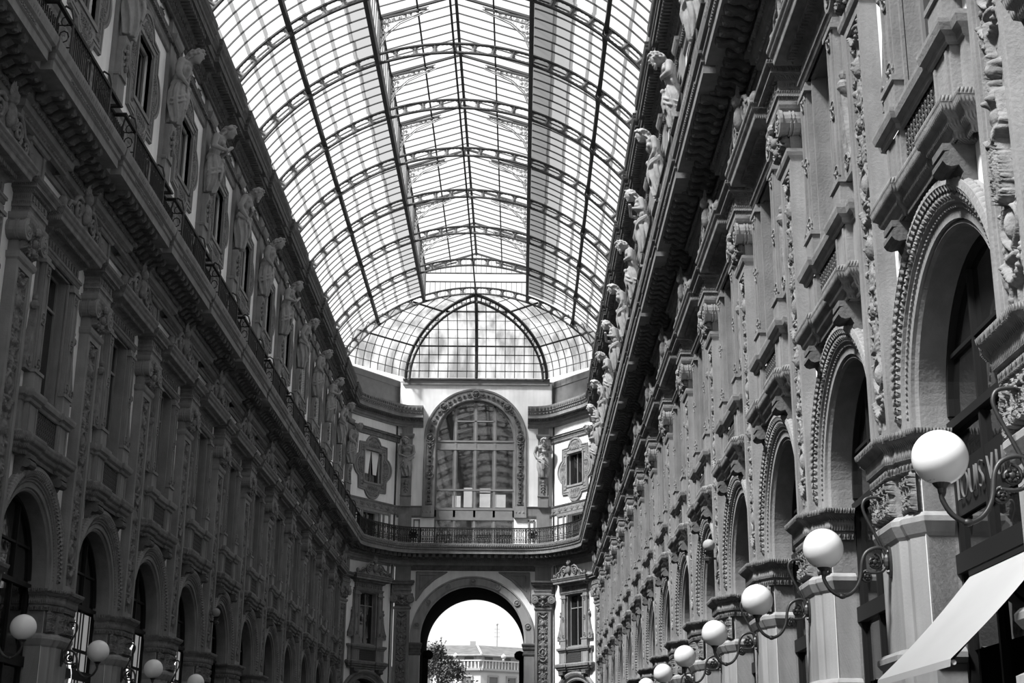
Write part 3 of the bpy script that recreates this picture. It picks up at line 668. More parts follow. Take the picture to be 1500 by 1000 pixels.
def attic_template(W, open_=True):
    h = W/2
    U = MB().holes(-h, h, 15.5, 17.4, [(-.7,.7,15.5,17.2)], 0, -.5)
    U.holes(-h, h, 17.4, 24.2, [(-.74,.74,18.98,20.92)], 0, -.3)
    L = [T('attic_wall', U, STUCCO)]
    b = MB()
    for s0,s1 in ((-.86,-.7),(.7,.86),(-1.75,-1.62),(1.62,1.75),(-1.2,-1.08),(1.08,1.2)): b.box(s0,s1,0,.06,15.5,17.3)
    b.box(-1.75,1.75,0,.07,17.2,17.36)
    fr = MB(); fr.box(-.04,.04,-.4,-.3,15.5,17.2); fr.box(-.7,-.62,-.4,-.3,15.5,17.2); fr.box(.62,.7,-.4,-.3,15.5,17.2)
    gl = MB().box(-.7,.7,-.38,-.37,15.5,17.2)
    L.append(T('attic_door_frame', b, STONE, [T('door_frame', fr, WOODF), T('door_pane', gl, GLASSD)]))
    s = MB().sweep([(-h,0),(h,0)], [(0,17.33),(.05,17.35),(.08,17.42),(.08,17.78),(.12,17.82),(.16,17.9),(0,17.95)])
    sr = MB().join(carve(W, .36, 5, .05, .03, 'scroll'), 0, .08, 17.43)
    L.append(T('string_course', s, STONE, [T('scroll_band', sr, CARVED, smooth=True)]))
    # shaped window frame
    def outline(o):
        P = []; X, Zl, Zh, zc = 1.08+o, 18.62-o, 21.18+o, 19.92; rl, rs = .56+o*.9, .64+o*.8
        def arc(cx, cz, r, a0, a1, n=9):
            for i in range(n+1):
                a = a0+(a1-a0)*i/n; P.append((cx+r*math.cos(a), cz+r*math.sin(a)))
        P.append((X,Zl)); arc(X-.28, zc, rs, -1.15, 1.15); P.append((X,Zh)); arc(0, Zh-.16, rl, .3, PI-.3); P.append((-X,Zh))
        arc(-X+.28, zc, rs, PI-1.15, PI+1.15); P.append((-X,Zl)); arc(0, Zl+.16, rl, PI+.3, 2*PI-.3); return P
    def ring(q, A_, B_, d0, d1, capd):
        n = len(A_)
        for i in range(n):
            a, b, c, e = A_[i], A_[(i+1) % n], B_[(i+1) % n], B_[i]
            q.quad((a[0],d1,a[1]),(b[0],d1,b[1]),(c[0],capd,c[1]),(e[0],capd,e[1]))
    q = MB(); st = [(.16,0,.05),(.145,.05,.09),(.10,.09,.09),(.085,.09,.05),(.05,.05,.05),(.035,.05,.08),(-.01,.08,.08),(-.03,.08,.045)]
    os_ = [outline(x[0]) for x in st]
    for i in range(len(st)-1): ring(q, os_[i], os_[i+1], 0, st[i][2], st[i+1][1] if st[i+1][1] == st[i][2] else st[i+1][1])
    for i in range(len(st)):
        if st[i][1] != st[i][2]: ring(q, os_[i], os_[i], 0, st[i][1], st[i][2])
    o3 = os_[-1]
    # flat field between the outline and the opening
    rect = [(.62,18.98),(.62,20.92),(-.62,20.92),(-.62,18.98)]
    def hit(p):
        x, z = p; c = (0, 19.95); dx, dz = x-c[0], z-c[1]; k = min(.74/abs(dx) if dx else 9e9, .97/abs(dz) if dz else 9e9); return (c[0]+dx*k, c[1]+dz*k)
    inn = [hit(p) for p in o3]; n = len(o3)
    for i in range(n):
        a, b2 = o3[i], o3[(i+1) % n]; q.quad((a[0],.045,a[1]),(b2[0],.045,b2[1]),(inn[(i+1) % n][0],.045,inn[(i+1) % n][1]),(inn[i][0],.045,inn[i][1]))
    for a, b2, c, e in ((-.84,-.74,18.86,21.04),(.74,.84,18.86,21.04),(-.84,.84,20.92,21.04),(-.84,.84,18.86,18.98)): q.box(a,b2,-.1,.09,c,e)
    lf = MB()
    for sg in (-1,1): lf.join(carve(.50, 1.4, 3, .05, .018, 'acanthus'), sg*1.10, .045, 19.17)
    for z, hh in ((18.12, .68), (21.08, .62)): lf.join(carve(.86, hh, 2, .05, .018, 'acanthus'), 0, .045, z)
    for sg in (-1,1):
        for z in (18.72, 20.78): lf.join(carve(.3, .36, 1, .04, .018, 'acanthus'), sg*.94, .045, z)
    fr = MB()
    for x in (-.74,-.025,.69): fr.box(x, x+.05, -.22, -.16, 18.98, 20.92)
    for z in (18.98,20.87): fr.box(-.74,.74,-.22,-.16,z,z+.05)
    gl = MB().box(-.74,.74,-.21,-.20,18.98,20.92)
    L.append(T('shaped_window_frame', q, STONE, [T('frame_scrolls', lf, CARVED), T('sash', fr, WOODF), T('window_pane', gl, GLASSD)]))
    u = MB().sweep([(-h,0),(h,0)], [(0,21.83),(.06,21.85),(.08,21.95),(.08,22.12),(.14,22.18),(.2,22.28),(0,22.32)])
    for i in range(int(W/.14)): u.box(-h+.14*i, -h+.14*i+.08, .1, .18, 22.13, 22.2)
    L.append(T('upper_string', u, ENRICH))
    return L
def top_prof(): return [(0,22.85),(.06,22.87),(.08,22.95),(.16,23.0),(.16,23.12),(.26,23.18),(.28,23.3),(.62,23.36),(.62,23.56),(.66,23.6),(.66,23.72),(.72,23.78),(.74,24.02),(.74,24.1),(0,24.14)]
def top_cornice_template(W):
    C = MB().sweep(rez(W,0,1.15,.12), top_prof()); D = MB(); D.join(carve(3.6,.44,7,.07,.03,'scroll'), 0, .0, 22.38)
    for i in range(int(W/.2)):
        s = -W/2+(i+.5)*.2; o = .12 if abs(s) > 1.15 else 0
        D.box(s-.055,s+.055,.26+o,.56+o,23.2,23.36); D.leaf(s, .09+o, 22.9, PI/2, .14,.05,.05); D.leaf(s+.05,.73+o,23.8,PI/2,.2,.05,.03); D.leaf(s-.05,.73+o,23.8,PI/2,.2,.05,.03)
        D.box(s-.03,s+.03,.14+o,.2+o,23.02,23.12)
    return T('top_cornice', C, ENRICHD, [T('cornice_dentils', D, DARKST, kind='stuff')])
def parapet_template(W):
    h = W/2; q = MB().box(-h,h,-.6,-.02,24.0,25.75); q.box(-h,h,-.6,.04,25.7,25.85); q.box(-h+.3,h-.3,-.03,.01,24.5,24.54); q.box(-h+.3,h-.3,-.03,.01,25.45,25.49)
    for s in (-h+.3,h-.34): q.box(s,s+.04,-.03,.01,24.5,25.49)
    return T('roof_parapet', q, DARKST)

TP = pier_template(); TPF = pier_template(1.05); TA = arch_template(); TS = shopfront_template(); TW = window_template()
def bay_set(W): return [upper_wall_template(W), panel_template(), balcony_cornice_template(W)]+attic_template(W)+[top_cornice_template(W), parapet_template(W)]
TB = bay_set(5.0); TD = bay_set(DL)

# ---------------------------------------------------------------- the setting: floor, side walls, end wall
fl = link('floor', MB().box(-16,16,-92,20,-.2,0).mesh('floor', PAVE), None, None, kind='structure', label='dark mosaic pavement along the arcade', category='floor')
street = link('floor', MB().box(-90,90,-400,-92,-.25,-.05).mesh('floor', ASPH), None, None, kind='structure', label='pale paving of the square beyond the end arch', category='ground')

walls = {}
for side, sg in (('right', 1), ('left', -1)):
    w = empty('wall_'+side, None, None, kind='structure', category='wall',
              label={'right': 'sunlit long arcade facade on the right with arches, windows and attic', 'left': 'shadowed long arcade facade on the left with arches, windows and attic'}[side])
    walls[side] = w
    for i, y in enumerate(BY):
        M = frame(sg*WX, y, -90*sg)
        for t in TA+[TS]+list(TW)+TB: tree(t, w, M)
    for i, y in enumerate(PY[:-1]):
        M = frame(sg*WX, y, -90*sg)
        for t in (TPF if i == 2 else TP): tree(t, w, M)
    if side == 'left':
        for yb, s0, s1 in ((34.7,.1,1.4),(39.7,.5,1.4),(44.7,.7,1.3)):  # glowing panels with bars and tubes, added to brighten these arches
            p_ = link('added_glow_panel', MB().box(s0,s1,-.40,-.39,3.0,5.55).mesh('added_glow_panel', LIT), w, frame(-WX, yb, 90))
            fr_ = MB()
            for k_ in range(3): fr_.box(s0+.1+.5*k_, s0+.16+.5*k_, -.38,-.36,3.0,5.55)
            fr_.box(s0,s1,-.38,-.36,4.6,4.68); link('glow_panel_bar', fr_.mesh('glow_panel_bar', DARKF), p_)
            tb = MB().tube([(s0-.3+.25*math.sin(k_*.5),-.34,3.6+.12*k_) for k_ in range(15)], .03, 6); link('added_glow_tube', tb.mesh('added_glow_tube', TUBE), p_)
    back = MB().box(-5,85,-4.2,-4.0,0,24).mesh('sky_block_wall', VOID)  # unseen wall added behind the bays to block sky light
    link('sky_block_wall', back, w, frame(sg*WX, 0 if sg < 0 else 82, -90*sg) if sg > 0 else frame(-WX, 0, 90))

we = empty('wall_end', None, None, kind='structure', category='wall', label='three-sided end wall with the great arch, tall window and curved balcony')
TAd = []
for sg in (1,-1):
    M = frame(sg*DM[0], DM[1], -DIAG*sg)
    for t in TA+[TS]+list(TW)+[x for x in TD if x[0] not in ('balcony_cornice','top_cornice','roof_parapet')]: tree(t, we, M)
    Mc = frame(sg*(WX-.02), 82.3, -(90+DIAG)/2*sg)          # corner pilaster, turned half way
    for t in TP: tree(t, we, Mc)
    Mb = frame(sg*4.22, EY-.02, 0)
    for t in TP: tree(t, we, Mb)

# central bay
def central():
    r, cz = 3.1, 9.95
    w = MB().archwall(-4.4,4.4,9.9,14.4,0,cz,3.6,0.0,40)
    for sg in (-1,1): w.quad((sg*3.6,0,0),(sg*4.4,0,0),(sg*4.4,0,9.95),(sg*3.6,0,9.95))
    w.archwall(-4.75,4.75,22.15,25.75,0,22.2,2.44,0,36)
    for sg in (-1,1):
        w.quad((sg*2.44,0,15.4),(sg*4.75,0,15.4),(sg*4.75,0,22.16),(sg*2.44,0,22.16))
    w.quad((-4.4,0,14.3),(4.4,0,14.3),(4.4,0,15.5),(-4.4,0,15.5))
    L = [T('centre_wall', w, STUCCO)]
    a = MB().arc(0,cz,[(r,-.3),(r,-.02),(r+.04,.0),(r+.1,.04),(r+.5,.06),(r+.52,.12),(r+.6,.12),(r+.62,0)],0,PI,48,leg=9.7)
    for j in range(7): rosette(a, (r+.3)*math.cos(PI*(j+.5)/7+0), .06, cz+(r+.3)*math.sin(PI*(j+.5)/7), .17, .07)
    for sg in (-1,1):
        q0, q1 = sorted((sg*r, sg*(r+.62))); a.box(q0,q1,-.3,.1,0,9.1)
    st = MB()
    for sg in (-1,1):
        q0, q1 = sorted((sg*(r-.04), sg*(r+.66)))
        st.sweep([(q0,-.3),(q0,.1),(q1,.1),(q1,0)], [(0,8.95),(.03,9.0),(.04,9.1),(0,9.12),(0,9.3),(.04,9.35),(.06,9.5),(.1,9.58),(.1,9.66),(0,9.7)])
    # barrel passage
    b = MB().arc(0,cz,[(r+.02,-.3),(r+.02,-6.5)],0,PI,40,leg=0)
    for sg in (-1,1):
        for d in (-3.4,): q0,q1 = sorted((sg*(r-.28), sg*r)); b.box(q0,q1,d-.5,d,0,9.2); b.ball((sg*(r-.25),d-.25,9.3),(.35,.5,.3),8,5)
    L += [T('great_archivolt', a, MARBLE, [T('arch_imposts', st, DARKST)]), T('passage_vault', b, SHADE_DARK)]
    # outer face of the passage keeps the sky out
    o = MB().archwall(-16,16,9.95,17,0,cz,r,-6.5,40)
    for sg in (-1,1): o.quad((sg*r,-6.5,0),(sg*16,-6.5,0),(sg*16,-6.5,9.95),(sg*r,-6.5,9.95))
    L.append(T('outer_wall', o, ROOM))
    sp = MB()
    for sg in (-1,1):      # sunk spandrel panels: raised frames
        P = [(sg*3.42,13.9),(sg*1.55,13.9),(sg*2.3,13.45),(sg*2.95,12.85),(sg*3.42,12.15)]
        sp.prism(P, .0, .035)
        n = len(P)
        for i in range(n):
            x0, z0 = P[i]; x1, z1 = P[(i+1) % n]; sp.tube([(x0,.05,z0),(x1,.05,z1)], .035, 4)
        P2 = [(sg*3.2,13.7),(sg*2.2,13.7),(sg*2.6,13.4),(sg*3.05,12.95),(sg*3.2,12.8)]
        for i in range(5):
            x0, z0 = P2[i]; x1, z1 = P2[(i+1) % 5]; sp.tube([(x0,.05,z0),(x1,.05,z1)], .02, 4)
    L.append(T('spandrel_panel', sp, STONE))
    # great window ring
    g = MB().arc(0,22.2,[(2.44,-.4),(2.44,.05),(2.5,.07),(2.58,.05),(3.02,.05),(3.06,.1),(3.16,.12),(3.2,0)],0,PI,48,leg=17.9)
    rz = MB()
    for j in range(5): rosette(rz, 2.8*math.cos(PI*j/4), .06, 22.2+2.8*math.sin(PI*j/4), .25, .2)
    for j in range(4):
        for k in range(5):
            a_ = PI*(j+.2+.15*k)/4; rosette(rz, 2.8*math.cos(a_), .06, 22.2+2.8*math.sin(a_), .10 if k % 2 else .14, .12, 5)
    for sg in (-1,1):
        for k in range(14):
            z = 18.2+.28*k; rosette(rz, sg*2.8, .06, z, .21 if k in (6,13) else (.11 if k % 2 else .15), .14, 6)
        for z in (21.85,20.45,19.7,18.05):
            q0,q1 = sorted((sg*2.6,sg*3.0)); rz.box(q0,q1,.05,.12,z,z+.04)
    L.append(T('great_window_surround', g, STONE, [T('rosette_band', rz, CARVED)]))
    # grey band under it and string course beside it
    s = MB()
    for sg in (-1,1):
        q0, q1 = sorted((sg*2.44, sg*4.75)); s.sweep([(q0,0),(q1,0)], [(0,17.2),(.05,17.25),(.08,17.35),(.1,17.8),(.16,17.9),(0,17.95)])
        q0, q1 = sorted((sg*2.44, sg*3.2)); s.box(q0,q1,0,.16,17.22,17.93)
        for i in range(5): s.leaf(sg*(2.6+.12*i), .16, 17.45, 1.2 if i % 2 else 1.9, .22, .05, .03)
        for x0, x1, z0, z1 in ((3.62,3.7,15.5,17.1),(3.3,3.38,15.5,17.1),(3.3,3.7,17.02,17.1)):
            q0, q1 = sorted((sg*x0, sg*x1)); s.box(q0,q1,0,.05,z0,z1)
    L.append(T('string_course', s, STONE))
    tr = MB().box(-4.62,4.62,-.5,.12,25.62,25.72); tr.box(-4.62,4.62,-.5,.06,25.72,25.98); tr.box(-4.62,4.62,-.5,.16,25.95,26.03)
    L.append(T('glazing_sill_beam', tr, WOODF))
    # window joinery
    f = MB(); d0, d1 = -.3, -.18
    def H(x): return 22.2+math.sqrt(max(0, 2.44**2-x*x))
    for x in (-1.24,0,1.2): f.box(x-.07,x+.07,d0,d1,15.5,H(x)); f.box(x-.13,x-.1,d0,d1-.03,15.5,H(x)-.05); f.box(x+.1,x+.13,d0,d1-.03,15.5,H(x)-.05)
    f.box(-2.44,2.44,d0,d1+.02,22.0,22.1); f.box(-2.44,2.44,d0,d1-.02,21.6,22.0); f.box(-2.44,2.44,d0,d1+.02,21.5,21.6)
    f.box(-1.2,1.2,d0,d1,23.3,23.38)
    f.box(-2.44,2.44,d0,d1+.02,18.92,19.03); f.box(-2.44,2.44,d0,d1+.02,17.72,17.86); f.box(-2.44,2.44,d0,d1-.0,17.25,17.75); f.box(-2.44,2.44,d0,d1+.03,17.1,17.28)
    f.arc(0,22.2,[(2.44,d0),(2.44,d1),(2.34,d1),(2.34,d0)],0,PI,30); f.box(-2.44,-2.34,d0,d1,15.5,22.2); f.box(2.34,2.44,d0,d1,15.5,22.2)
    kids = []
    cols = [(-2.34,-1.31),(-1.17,-.07),(.07,1.13),(1.27,2.34)]
    for x0, x1 in cols:
        for z0, z1 in ((15.5,17.1),(17.86,18.92),(19.03,21.5)): kids.append(T('window_pane', MB().box(x0,x1,-.25,-.24,z0,z1), GL_WIN))
        P = [(x0,22.1),(x1,22.1)]+[(x, H(x)-.1) for x in np.linspace(x1, x0, 8)]
        kids.append(T('window_pane', MB().prism(P,-.25,-.24), GL_WIN))
    L.append(T('great_window_frame', f, WOODF, kids))
    # dark room behind with sky openings in its rear wall
    q = MB(); q.holes(-4.5,4.5,15,26,[(-1.62,-1.1,19.0,19.75),(-.9,-.35,19.0,20.3),(0.15,.85,19.0,19.9),(0.15,.85,20.0,20.25),(1.1,1.85,19.0,19.85)],-6.0)
    q.box(-4.6,-4.5,-6,-.5,15,26); q.box(4.5,4.6,-6,-.5,15,26); q.box(-4.6,4.6,-6,-.5,15.2,15.3); q.box(-4.6,4.6,-6,-.5,25.5,25.6)
    L.append(T('upper_room', q, ROOM))
    return L
Me = frame(0, EY, 0)
for t in central(): tree(t, we, Me)
# sweeps that follow the corners of the end wall; (s, d) with d measured back from the centre plane
def rounded(pts, rad=1.0, n=6):
    out = [Vector(pts[0])]
    for i in range(1, len(pts)-1):
        p0, p1, p2 = Vector(pts[i-1]), Vector(pts[i]), Vector(pts[i+1]); a = (p0-p1).normalized(); b = (p2-p1).normalized()
        for k in range(n+1):
            t = k/n; out.append((1-t)**2*(p1+a*rad)+2*t*(1-t)*p1+t*t*(p1+b*rad))
    return out+[Vector(pts[-1])]
dA = EY-A[1]
base = [(-WX,dA+.55),(-WX,dA),(-B[0],0),(B[0],0),(WX,dA),(WX,dA+.55)]
def inset(pts, o):
    P = [Vector(p) for p in pts]; out = []
    for i in range(len(P)):
        a = (P[i]-P[i-1]).normalized() if i else (P[1]-P[0]).normalized(); b = (P[i+1]-P[i]).normalized() if i < len(P)-1 else a
        na = Vector((-a.y,a.x)); nb = Vector((-b.y,b.x)); out.append(P[i]+(na+nb)/(1+na.dot(nb))*o)
    return out
path = rounded(base, 1.9, 9)
q = MB().sweep([tuple(p) for p in path], [(o+ (.1 if o > .3 else 0), z) for o, z in cornice_prof()])
dd = MB(); M2 = MB()
pl = [Vector(p) for p in path]; acc = 0
for i in range(len(pl)-1):
    a, b = pl[i], pl[i+1]; L_ = (b-a).length; dr = (b-a)/L_; nn = Vector((-dr.y, dr.x)); n = max(1, round(L_/.14))
    for j in range(n):
        p = a+dr*(j+.5)*L_/n
        c = p+nn*1.08; dd.box(c.x-.03,c.x+.03,c.y-.03,c.y+.03,15.1,15.17); c = p+nn*1.15; dd.ball((c.x,c.y,15.34),(.045,.045,.06),5,4)
        c = p+nn*.3; dd.box(c.x-.035,c.x+.035,c.y-.035,c.y+.035,14.5,14.6)
        if j % 3 == 0: c = p+nn*.66; M2.box(c.x-.1,c.x+.1,c.y-.28,c.y+.28,14.66,14.87)
tree(T('balcony_cornice', q, STONE, [T('leaf_edging', dd, CARVED, kind='stuff'), T('soffit_brackets', M2, DARKST, kind='stuff')]), we, Me)
fb = MB().sweep([(-4.6,0),(4.6,0)], [(.0,13.98),(.06,14.0),(.08,14.3),(0,14.32)])
tree(T('frieze_band', fb, DARKST), we, Me)
for sg in (-1,1):
    pts = [(-WX,dA+.55),(-WX,dA),(-B[0],0),(-3.25,0)] if sg < 0 else [(3.25,0),(B[0],0),(WX,dA),(WX,dA+.55)]
    pa = rounded(pts, 1.2); q = MB().sweep([tuple(p) for p in pa], top_prof()); dn = MB()
    for i in range(len(pa)-1):
        a, b = pa[i], pa[i+1]; L_ = (b-a).length; dr = (b-a)/L_; nn = Vector((-dr.y, dr.x)); n = max(1, round(L_/.18))
        for j in range(n):
            p = a+dr*(j+.5)*L_/n; c = p+nn*.36; dn.box(c.x-.05,c.x+.05,c.y-.1,c.y+.1,23.2,23.36); c = p+nn*.73; dn.ball((c.x,c.y,23.92),(.06,.06,.1),5,4); c = p+nn*.68; dn.ball((c.x,c.y,23.66),(.04,.04,.04),5,4)
    tree(T('top_cornice', q, STONE, [T('cornice_dentils', dn, DARKST, kind='stuff')]), we, Me)
    pp = [(-WX-.3,dA+.5),(-WX-.3,dA-.1),(-B[0]-.1,-.3),(-4.4,-.3)] if sg < 0 else [(4.4,-.3),(B[0]+.1,-.3),(WX+.3,dA-.1),(WX+.3,dA+.5)]
    q = MB().sweep(pp, [(0,24.0),(.0,24.4),(.04,24.42),(.04,24.5),(0,24.52),(0,25.5),(.04,25.52),(.05,25.9),(0,25.95),(-.3,25.95)])
    tree(T('roof_parapet', q, WOODF), we, Me)
    q = MB().tube([(sg*4.86,.2,23.9),(sg*4.86,.2,15.5)], .06, 8); q.tube([(sg*4.92,.2,14.3),(sg*4.92,.2,0)], .06, 8)
    tree(T('downpipe', q, BRASS), we, Me)
# curtains in the left canted window
cu = MB()
for x0, x1 in ((-.70,-.06),(.02,.66)):
    n = 16; P = [(x0+(x1-x0)*i/n, .02*math.sin(i*2.1)) for i in range(n+1)]
    for i in range(n):
        a, b = P[i], P[i+1]; xm = (x0+x1)/2
        k = lambda x: xm+(x-xm)*.45
        cu.quad((a[0],-.13+a[1],20.9),(b[0],-.13+b[1],20.9),(k(b[0]),-.13+b[1],19.5),(k(a[0]),-.13+a[1],19.5))
link('curtain', cu.mesh('curtain', CURTAIN), None, frame(-DM[0], DM[1], DIAG), label='white tied curtains in the shaped window at the left end corner', category='curtain')

# ---------------------------------------------------------------- iron and glass roof
ceil = empty('ceiling', None, None, kind='structure', category='roof', label='arched iron and glass barrel roof with a raised lantern along its crown')
CZ0, RL, RU = 21.03, 9.25, 9.68; AE = math.radians(58.8); A1 = math.radians(19.4); A2 = math.radians(38.3)
def pol(r, a, d=0): return (r*math.sin(a), d, CZ0+r*math.cos(a))
def band(q, r0, r1, w, a0, a1, n):
    for i in range(n):
        a, b = a0+(a1-a0)*i/n, a0+(a1-a0)*(i+1)/n
        p = [pol(r0,a), pol(r1,a), pol(r1,b), pol(r0,b)]
        v = [(x,-w/2,z) for x,_,z in p]+[(x,w/2,z) for x,_,z in p]
        q.add(v, [(0,1,2,3),(7,6,5,4),(0,3,7,4),(1,5,6,2)]+([(0,4,5,1)] if i == 0 else [])+([(3,2,6,7)] if i == n-1 else []))
    return q
NC = 24; cells = [-AE+2*AE*i/NC for i in range(NC+1)]
lowc = band(MB(), RL, RL+.06, .13, -AE, AE, 60).mesh('lower_chord', STEELD)
upc = band(MB(), RU-.02, RU+.04, .13, -AE, AE, 60).mesh('upper_chord', STEELD)
sq = MB(); wq = MB()
for a in cells: band(sq, RL+.05, RU-.01, .10, a-.0022, a+.0022, 1)
for i in range(NC):
    ac = (cells[i]+cells[i+1])/2; ha = (cells[i+1]-cells[i])/2-.003; rc = (RL+RU)/2+.02; hr = (RU-RL)/2-.045; n = 24; V = []
    for j in range(n):
        t = 2*PI*j/n; c, s = math.cos(t), math.sin(t); k = 1/max(abs(c), abs(s))
        k2 = .80*(1+.08*math.cos(12*t))/(abs(c)**5+abs(s)**5)**.2
        V.append(pol(rc+hr*s*k, ac+ha*c*k, 0)); V.append(pol(rc+hr*s*min(k2,.95), ac+ha*c*min(k2*1.03,.95), 0))
    wq.add(V, [(2*j, (2*j+2) % (2*n), (2*j+3) % (2*n), 2*j+1) for j in range(n)])
strm = sq.mesh('strut', STEELD); webm = wq.mesh('pierced_web', STEEL)
shoe = MB()
for sg in (-1,1):
    x, _, z = pol(RL, sg*AE); shoe.box(x-.3, x+.3, -.3, .3, z-.5, z-.2); shoe.prism([(x-.25,z-.2),(x+.25,z-.2),(x+.2,z+.5),(x-.1,z+.3)], -.14, .14)
shm = shoe.mesh('rib_shoe', STEELD)
# lantern portal on every rib: posts, rafters, fretwork spandrels
LE, LR, LX = 31.9, 32.9, 3.12
pt = MB()
for sg in (-1,1):
    q0, q1 = sorted((sg*(LX-.05), sg*(LX+.05))); pt.box(q0,q1,-.06,.06,30.0,LE)
    pt.prism([(sg*LX,LE),(0,LR),(0,LR+.1),(sg*(LX+.1),LE+.08)], -.05, .05)
    pt.prism([(sg*LX,LE-.1),(sg*LX,LE),(sg*1.2,LE+.5),(sg*1.2,LE+.42)], -.04, .04)
fw = MB()
for sg in (-1,1):
    ctl = [(LX-.02, LE-1.35), (LX-.25, LE-.75), (LX-.8, LE-.2), (LX-2.0, LE+.42)]
    for off in (0, .07): fw.tube([(sg*(x-off*.6), 0, z-off) for x, z in ctl], .026, 4)
    fw.tube([(sg*LX,0,LE-1.35),(sg*LX,0,LE-.05),(sg*(LX-2.0),0,LE+.55)], .022, 4)
    for u, v, r in ((.14,.16,.13),(.36,.14,.11),(.14,.42,.12),(.13,.68,.09),(.11,.9,.07),(.58,.08,.1),(.82,.0,.09),(1.05,-.1,.08),(1.28,-.2,.07),(.34,.36,.08),(1.5,-.3,.05)):
        for kk in (0, 1): fw.spiral(sg*(LX-u), 0, LE-v, r*(1-.4*kk), 1.4, .02, sg*(1-2*kk), u*9+kk*2)
for sg in (-1,1):
    for i in range(16):
        t = (i+.5)/16; x = LX-.05-1.9*t; z = LE-.1-1.2*(1-t)**2.2+.5*t; top = LE+.25*(LX-x)*1.1
        fw.tube([(sg*x,0,z+.0),(sg*x,0,max(z+.02,top-.05))], .011, 3)
ptm = pt.mesh('lantern_portal', STEELD); fwm = fw.mesh('fretwork_spandrel', STEEL)
for k, y in enumerate(PY):
    o = empty('arch_rib', Matrix.Translation((0, y, 0)), ceil)
    for n_, me in (('lower_chord', lowc), ('upper_chord', upc), ('strut', strm), ('pierced_web', webm), ('rib_shoe', shm), ('lantern_portal', ptm)): link(n_, me, o)
    if k < 16: link('fretwork_spandrel', fwm, o)
# longitudinal members, glazing bars, panes
def along(a, r, w, h, mat_, name, y0=2.2, y1=82.2):
    q = MB(); x, _, z = pol(r, a); q.box(x-w/2, x+w/2, -y1, -y0, z-h/2, z+h/2); link(name, q.mesh(name, mat_), ceil)
for sg in (-1,1):
    along(sg*A1, RL+.22, .17, .46, STEELD, 'lantern_beam'); along(sg*A2, RL+.3, .15, .26, STEELD, 'purlin')
    along(sg*.96, RU+.05, .06, .06, STEELD, 'purlin')
    q = MB().box(sg*LX-.06, sg*LX+.06, -82.2, -2.2, LE-.05, LE+.06); link('lantern_eave', q.mesh('lantern_eave', STEELD), ceil)
    q = MB().box(sg*1.58-.035, sg*1.58+.035, -82.2, -2.2, (LE+LR)/2-.05, (LE+LR)/2+.03); link('lantern_purlin', q.mesh('lantern_purlin', STEELD), ceil)
q = MB().box(-.04,.04,-82.2,-2.2,RL+CZ0,RL+CZ0+.12); link('crown_tie', q.mesh('crown_tie', STEELD), ceil)
q = MB().box(-.06,.06,-82.2,-2.2,LR-.08,LR+.08); link('lantern_ridge', q.mesh('lantern_ridge', STEELD), ceil)
bow = MB(); N_ = 14
for off in (0, .08): bow.tube([pol(RL+.06+.24*math.sin(PI*i/N_)+off*.6, A2, -5*i/N_) for i in range(N_+1)], .028, 5)
for i in range(1, N_): a_ = pol(RL+.06+.24*math.sin(PI*i/N_), A2, -5*i/N_); b_ = pol(RL+.42, A2, -5*i/N_); bow.tube([a_, b_], .012, 4)
bm = bow.mesh('bowed_purlin_brace', STEELD); bm2 = bow.mirrored().mesh('bowed_purlin_brace', STEELD)
for y in PY[:-1]:
    for me in (bm, bm2): link('bowed_purlin_brace', me, ceil, Matrix.Translation((0, y, 0)))
NB = 7; SP = 5/NB; RG = RU+.14
def barm(sg):
    q = MB(); n = 16
    for i in range(n):
        a, b = sg*(A1+(AE-A1)*i/n), sg*(A1+(AE-A1)*(i+1)/n); p = [pol(RG-.04,a), pol(RG+.02,a), pol(RG+.02,b), pol(RG-.04,b)]
        q.add([(x,-.018,z) for x,_,z in p]+[(x,.018,z) for x,_,z in p], [(0,1,2,3),(7,6,5,4),(0,3,7,4),(1,5,6,2)])
    return q.mesh('glazing_bar', STEELD)
bars = {sg: barm(sg) for sg in (-1,1)}
lb = {sg: MB().prism([(sg*LX,LE+.06),(0,LR+.06),(0,LR+.12),(sg*LX,LE+.12)], -.016, .016).box(sg*LX-.02, sg*LX+.02, -.02, .02, 30.2, LE+.1).mesh('lantern_bar', STEELD) for sg in (-1,1)}
for y in PY[:-1]:
    for j in range(1, NB):
        for sg in (-1,1):
            link('glazing_bar', bars[sg], ceil, Matrix.Translation((0, y+SP*j, 0))); link('lantern_bar', lb[sg], ceil, Matrix.Translation((0, y+SP*j, 0)))
ROWS = [A1-.02]+[A1+(A2-A1)*i/4 for i in (1,2,3)]+[A2]+[A2+(AE-A2)*i/4 for i in (1,2,3,4)]
rnd = random.Random(3)
lap = MB()
for sg in (-1,1):
    for a in ROWS[1:4]+ROWS[5:8]:
        for y in PY[:-1]:
            for j in range(NB):
                o = rnd.uniform(-.004,.004); w = .0085; y0 = -(y+SP*j); p0, p1 = pol(RG+.03, sg*(a+o)-w), pol(RG+.03, sg*(a+o)+w)
                lap.quad((p0[0], y0, p0[2]), (p1[0], y0, p1[2]), (p1[0], y0-SP, p1[2]), (p0[0], y0-SP, p0[2]))
link('pane_overlap', lap.mesh('pane_overlap', GL_LAP), ceil, None, kind='stuff')
prow = {}
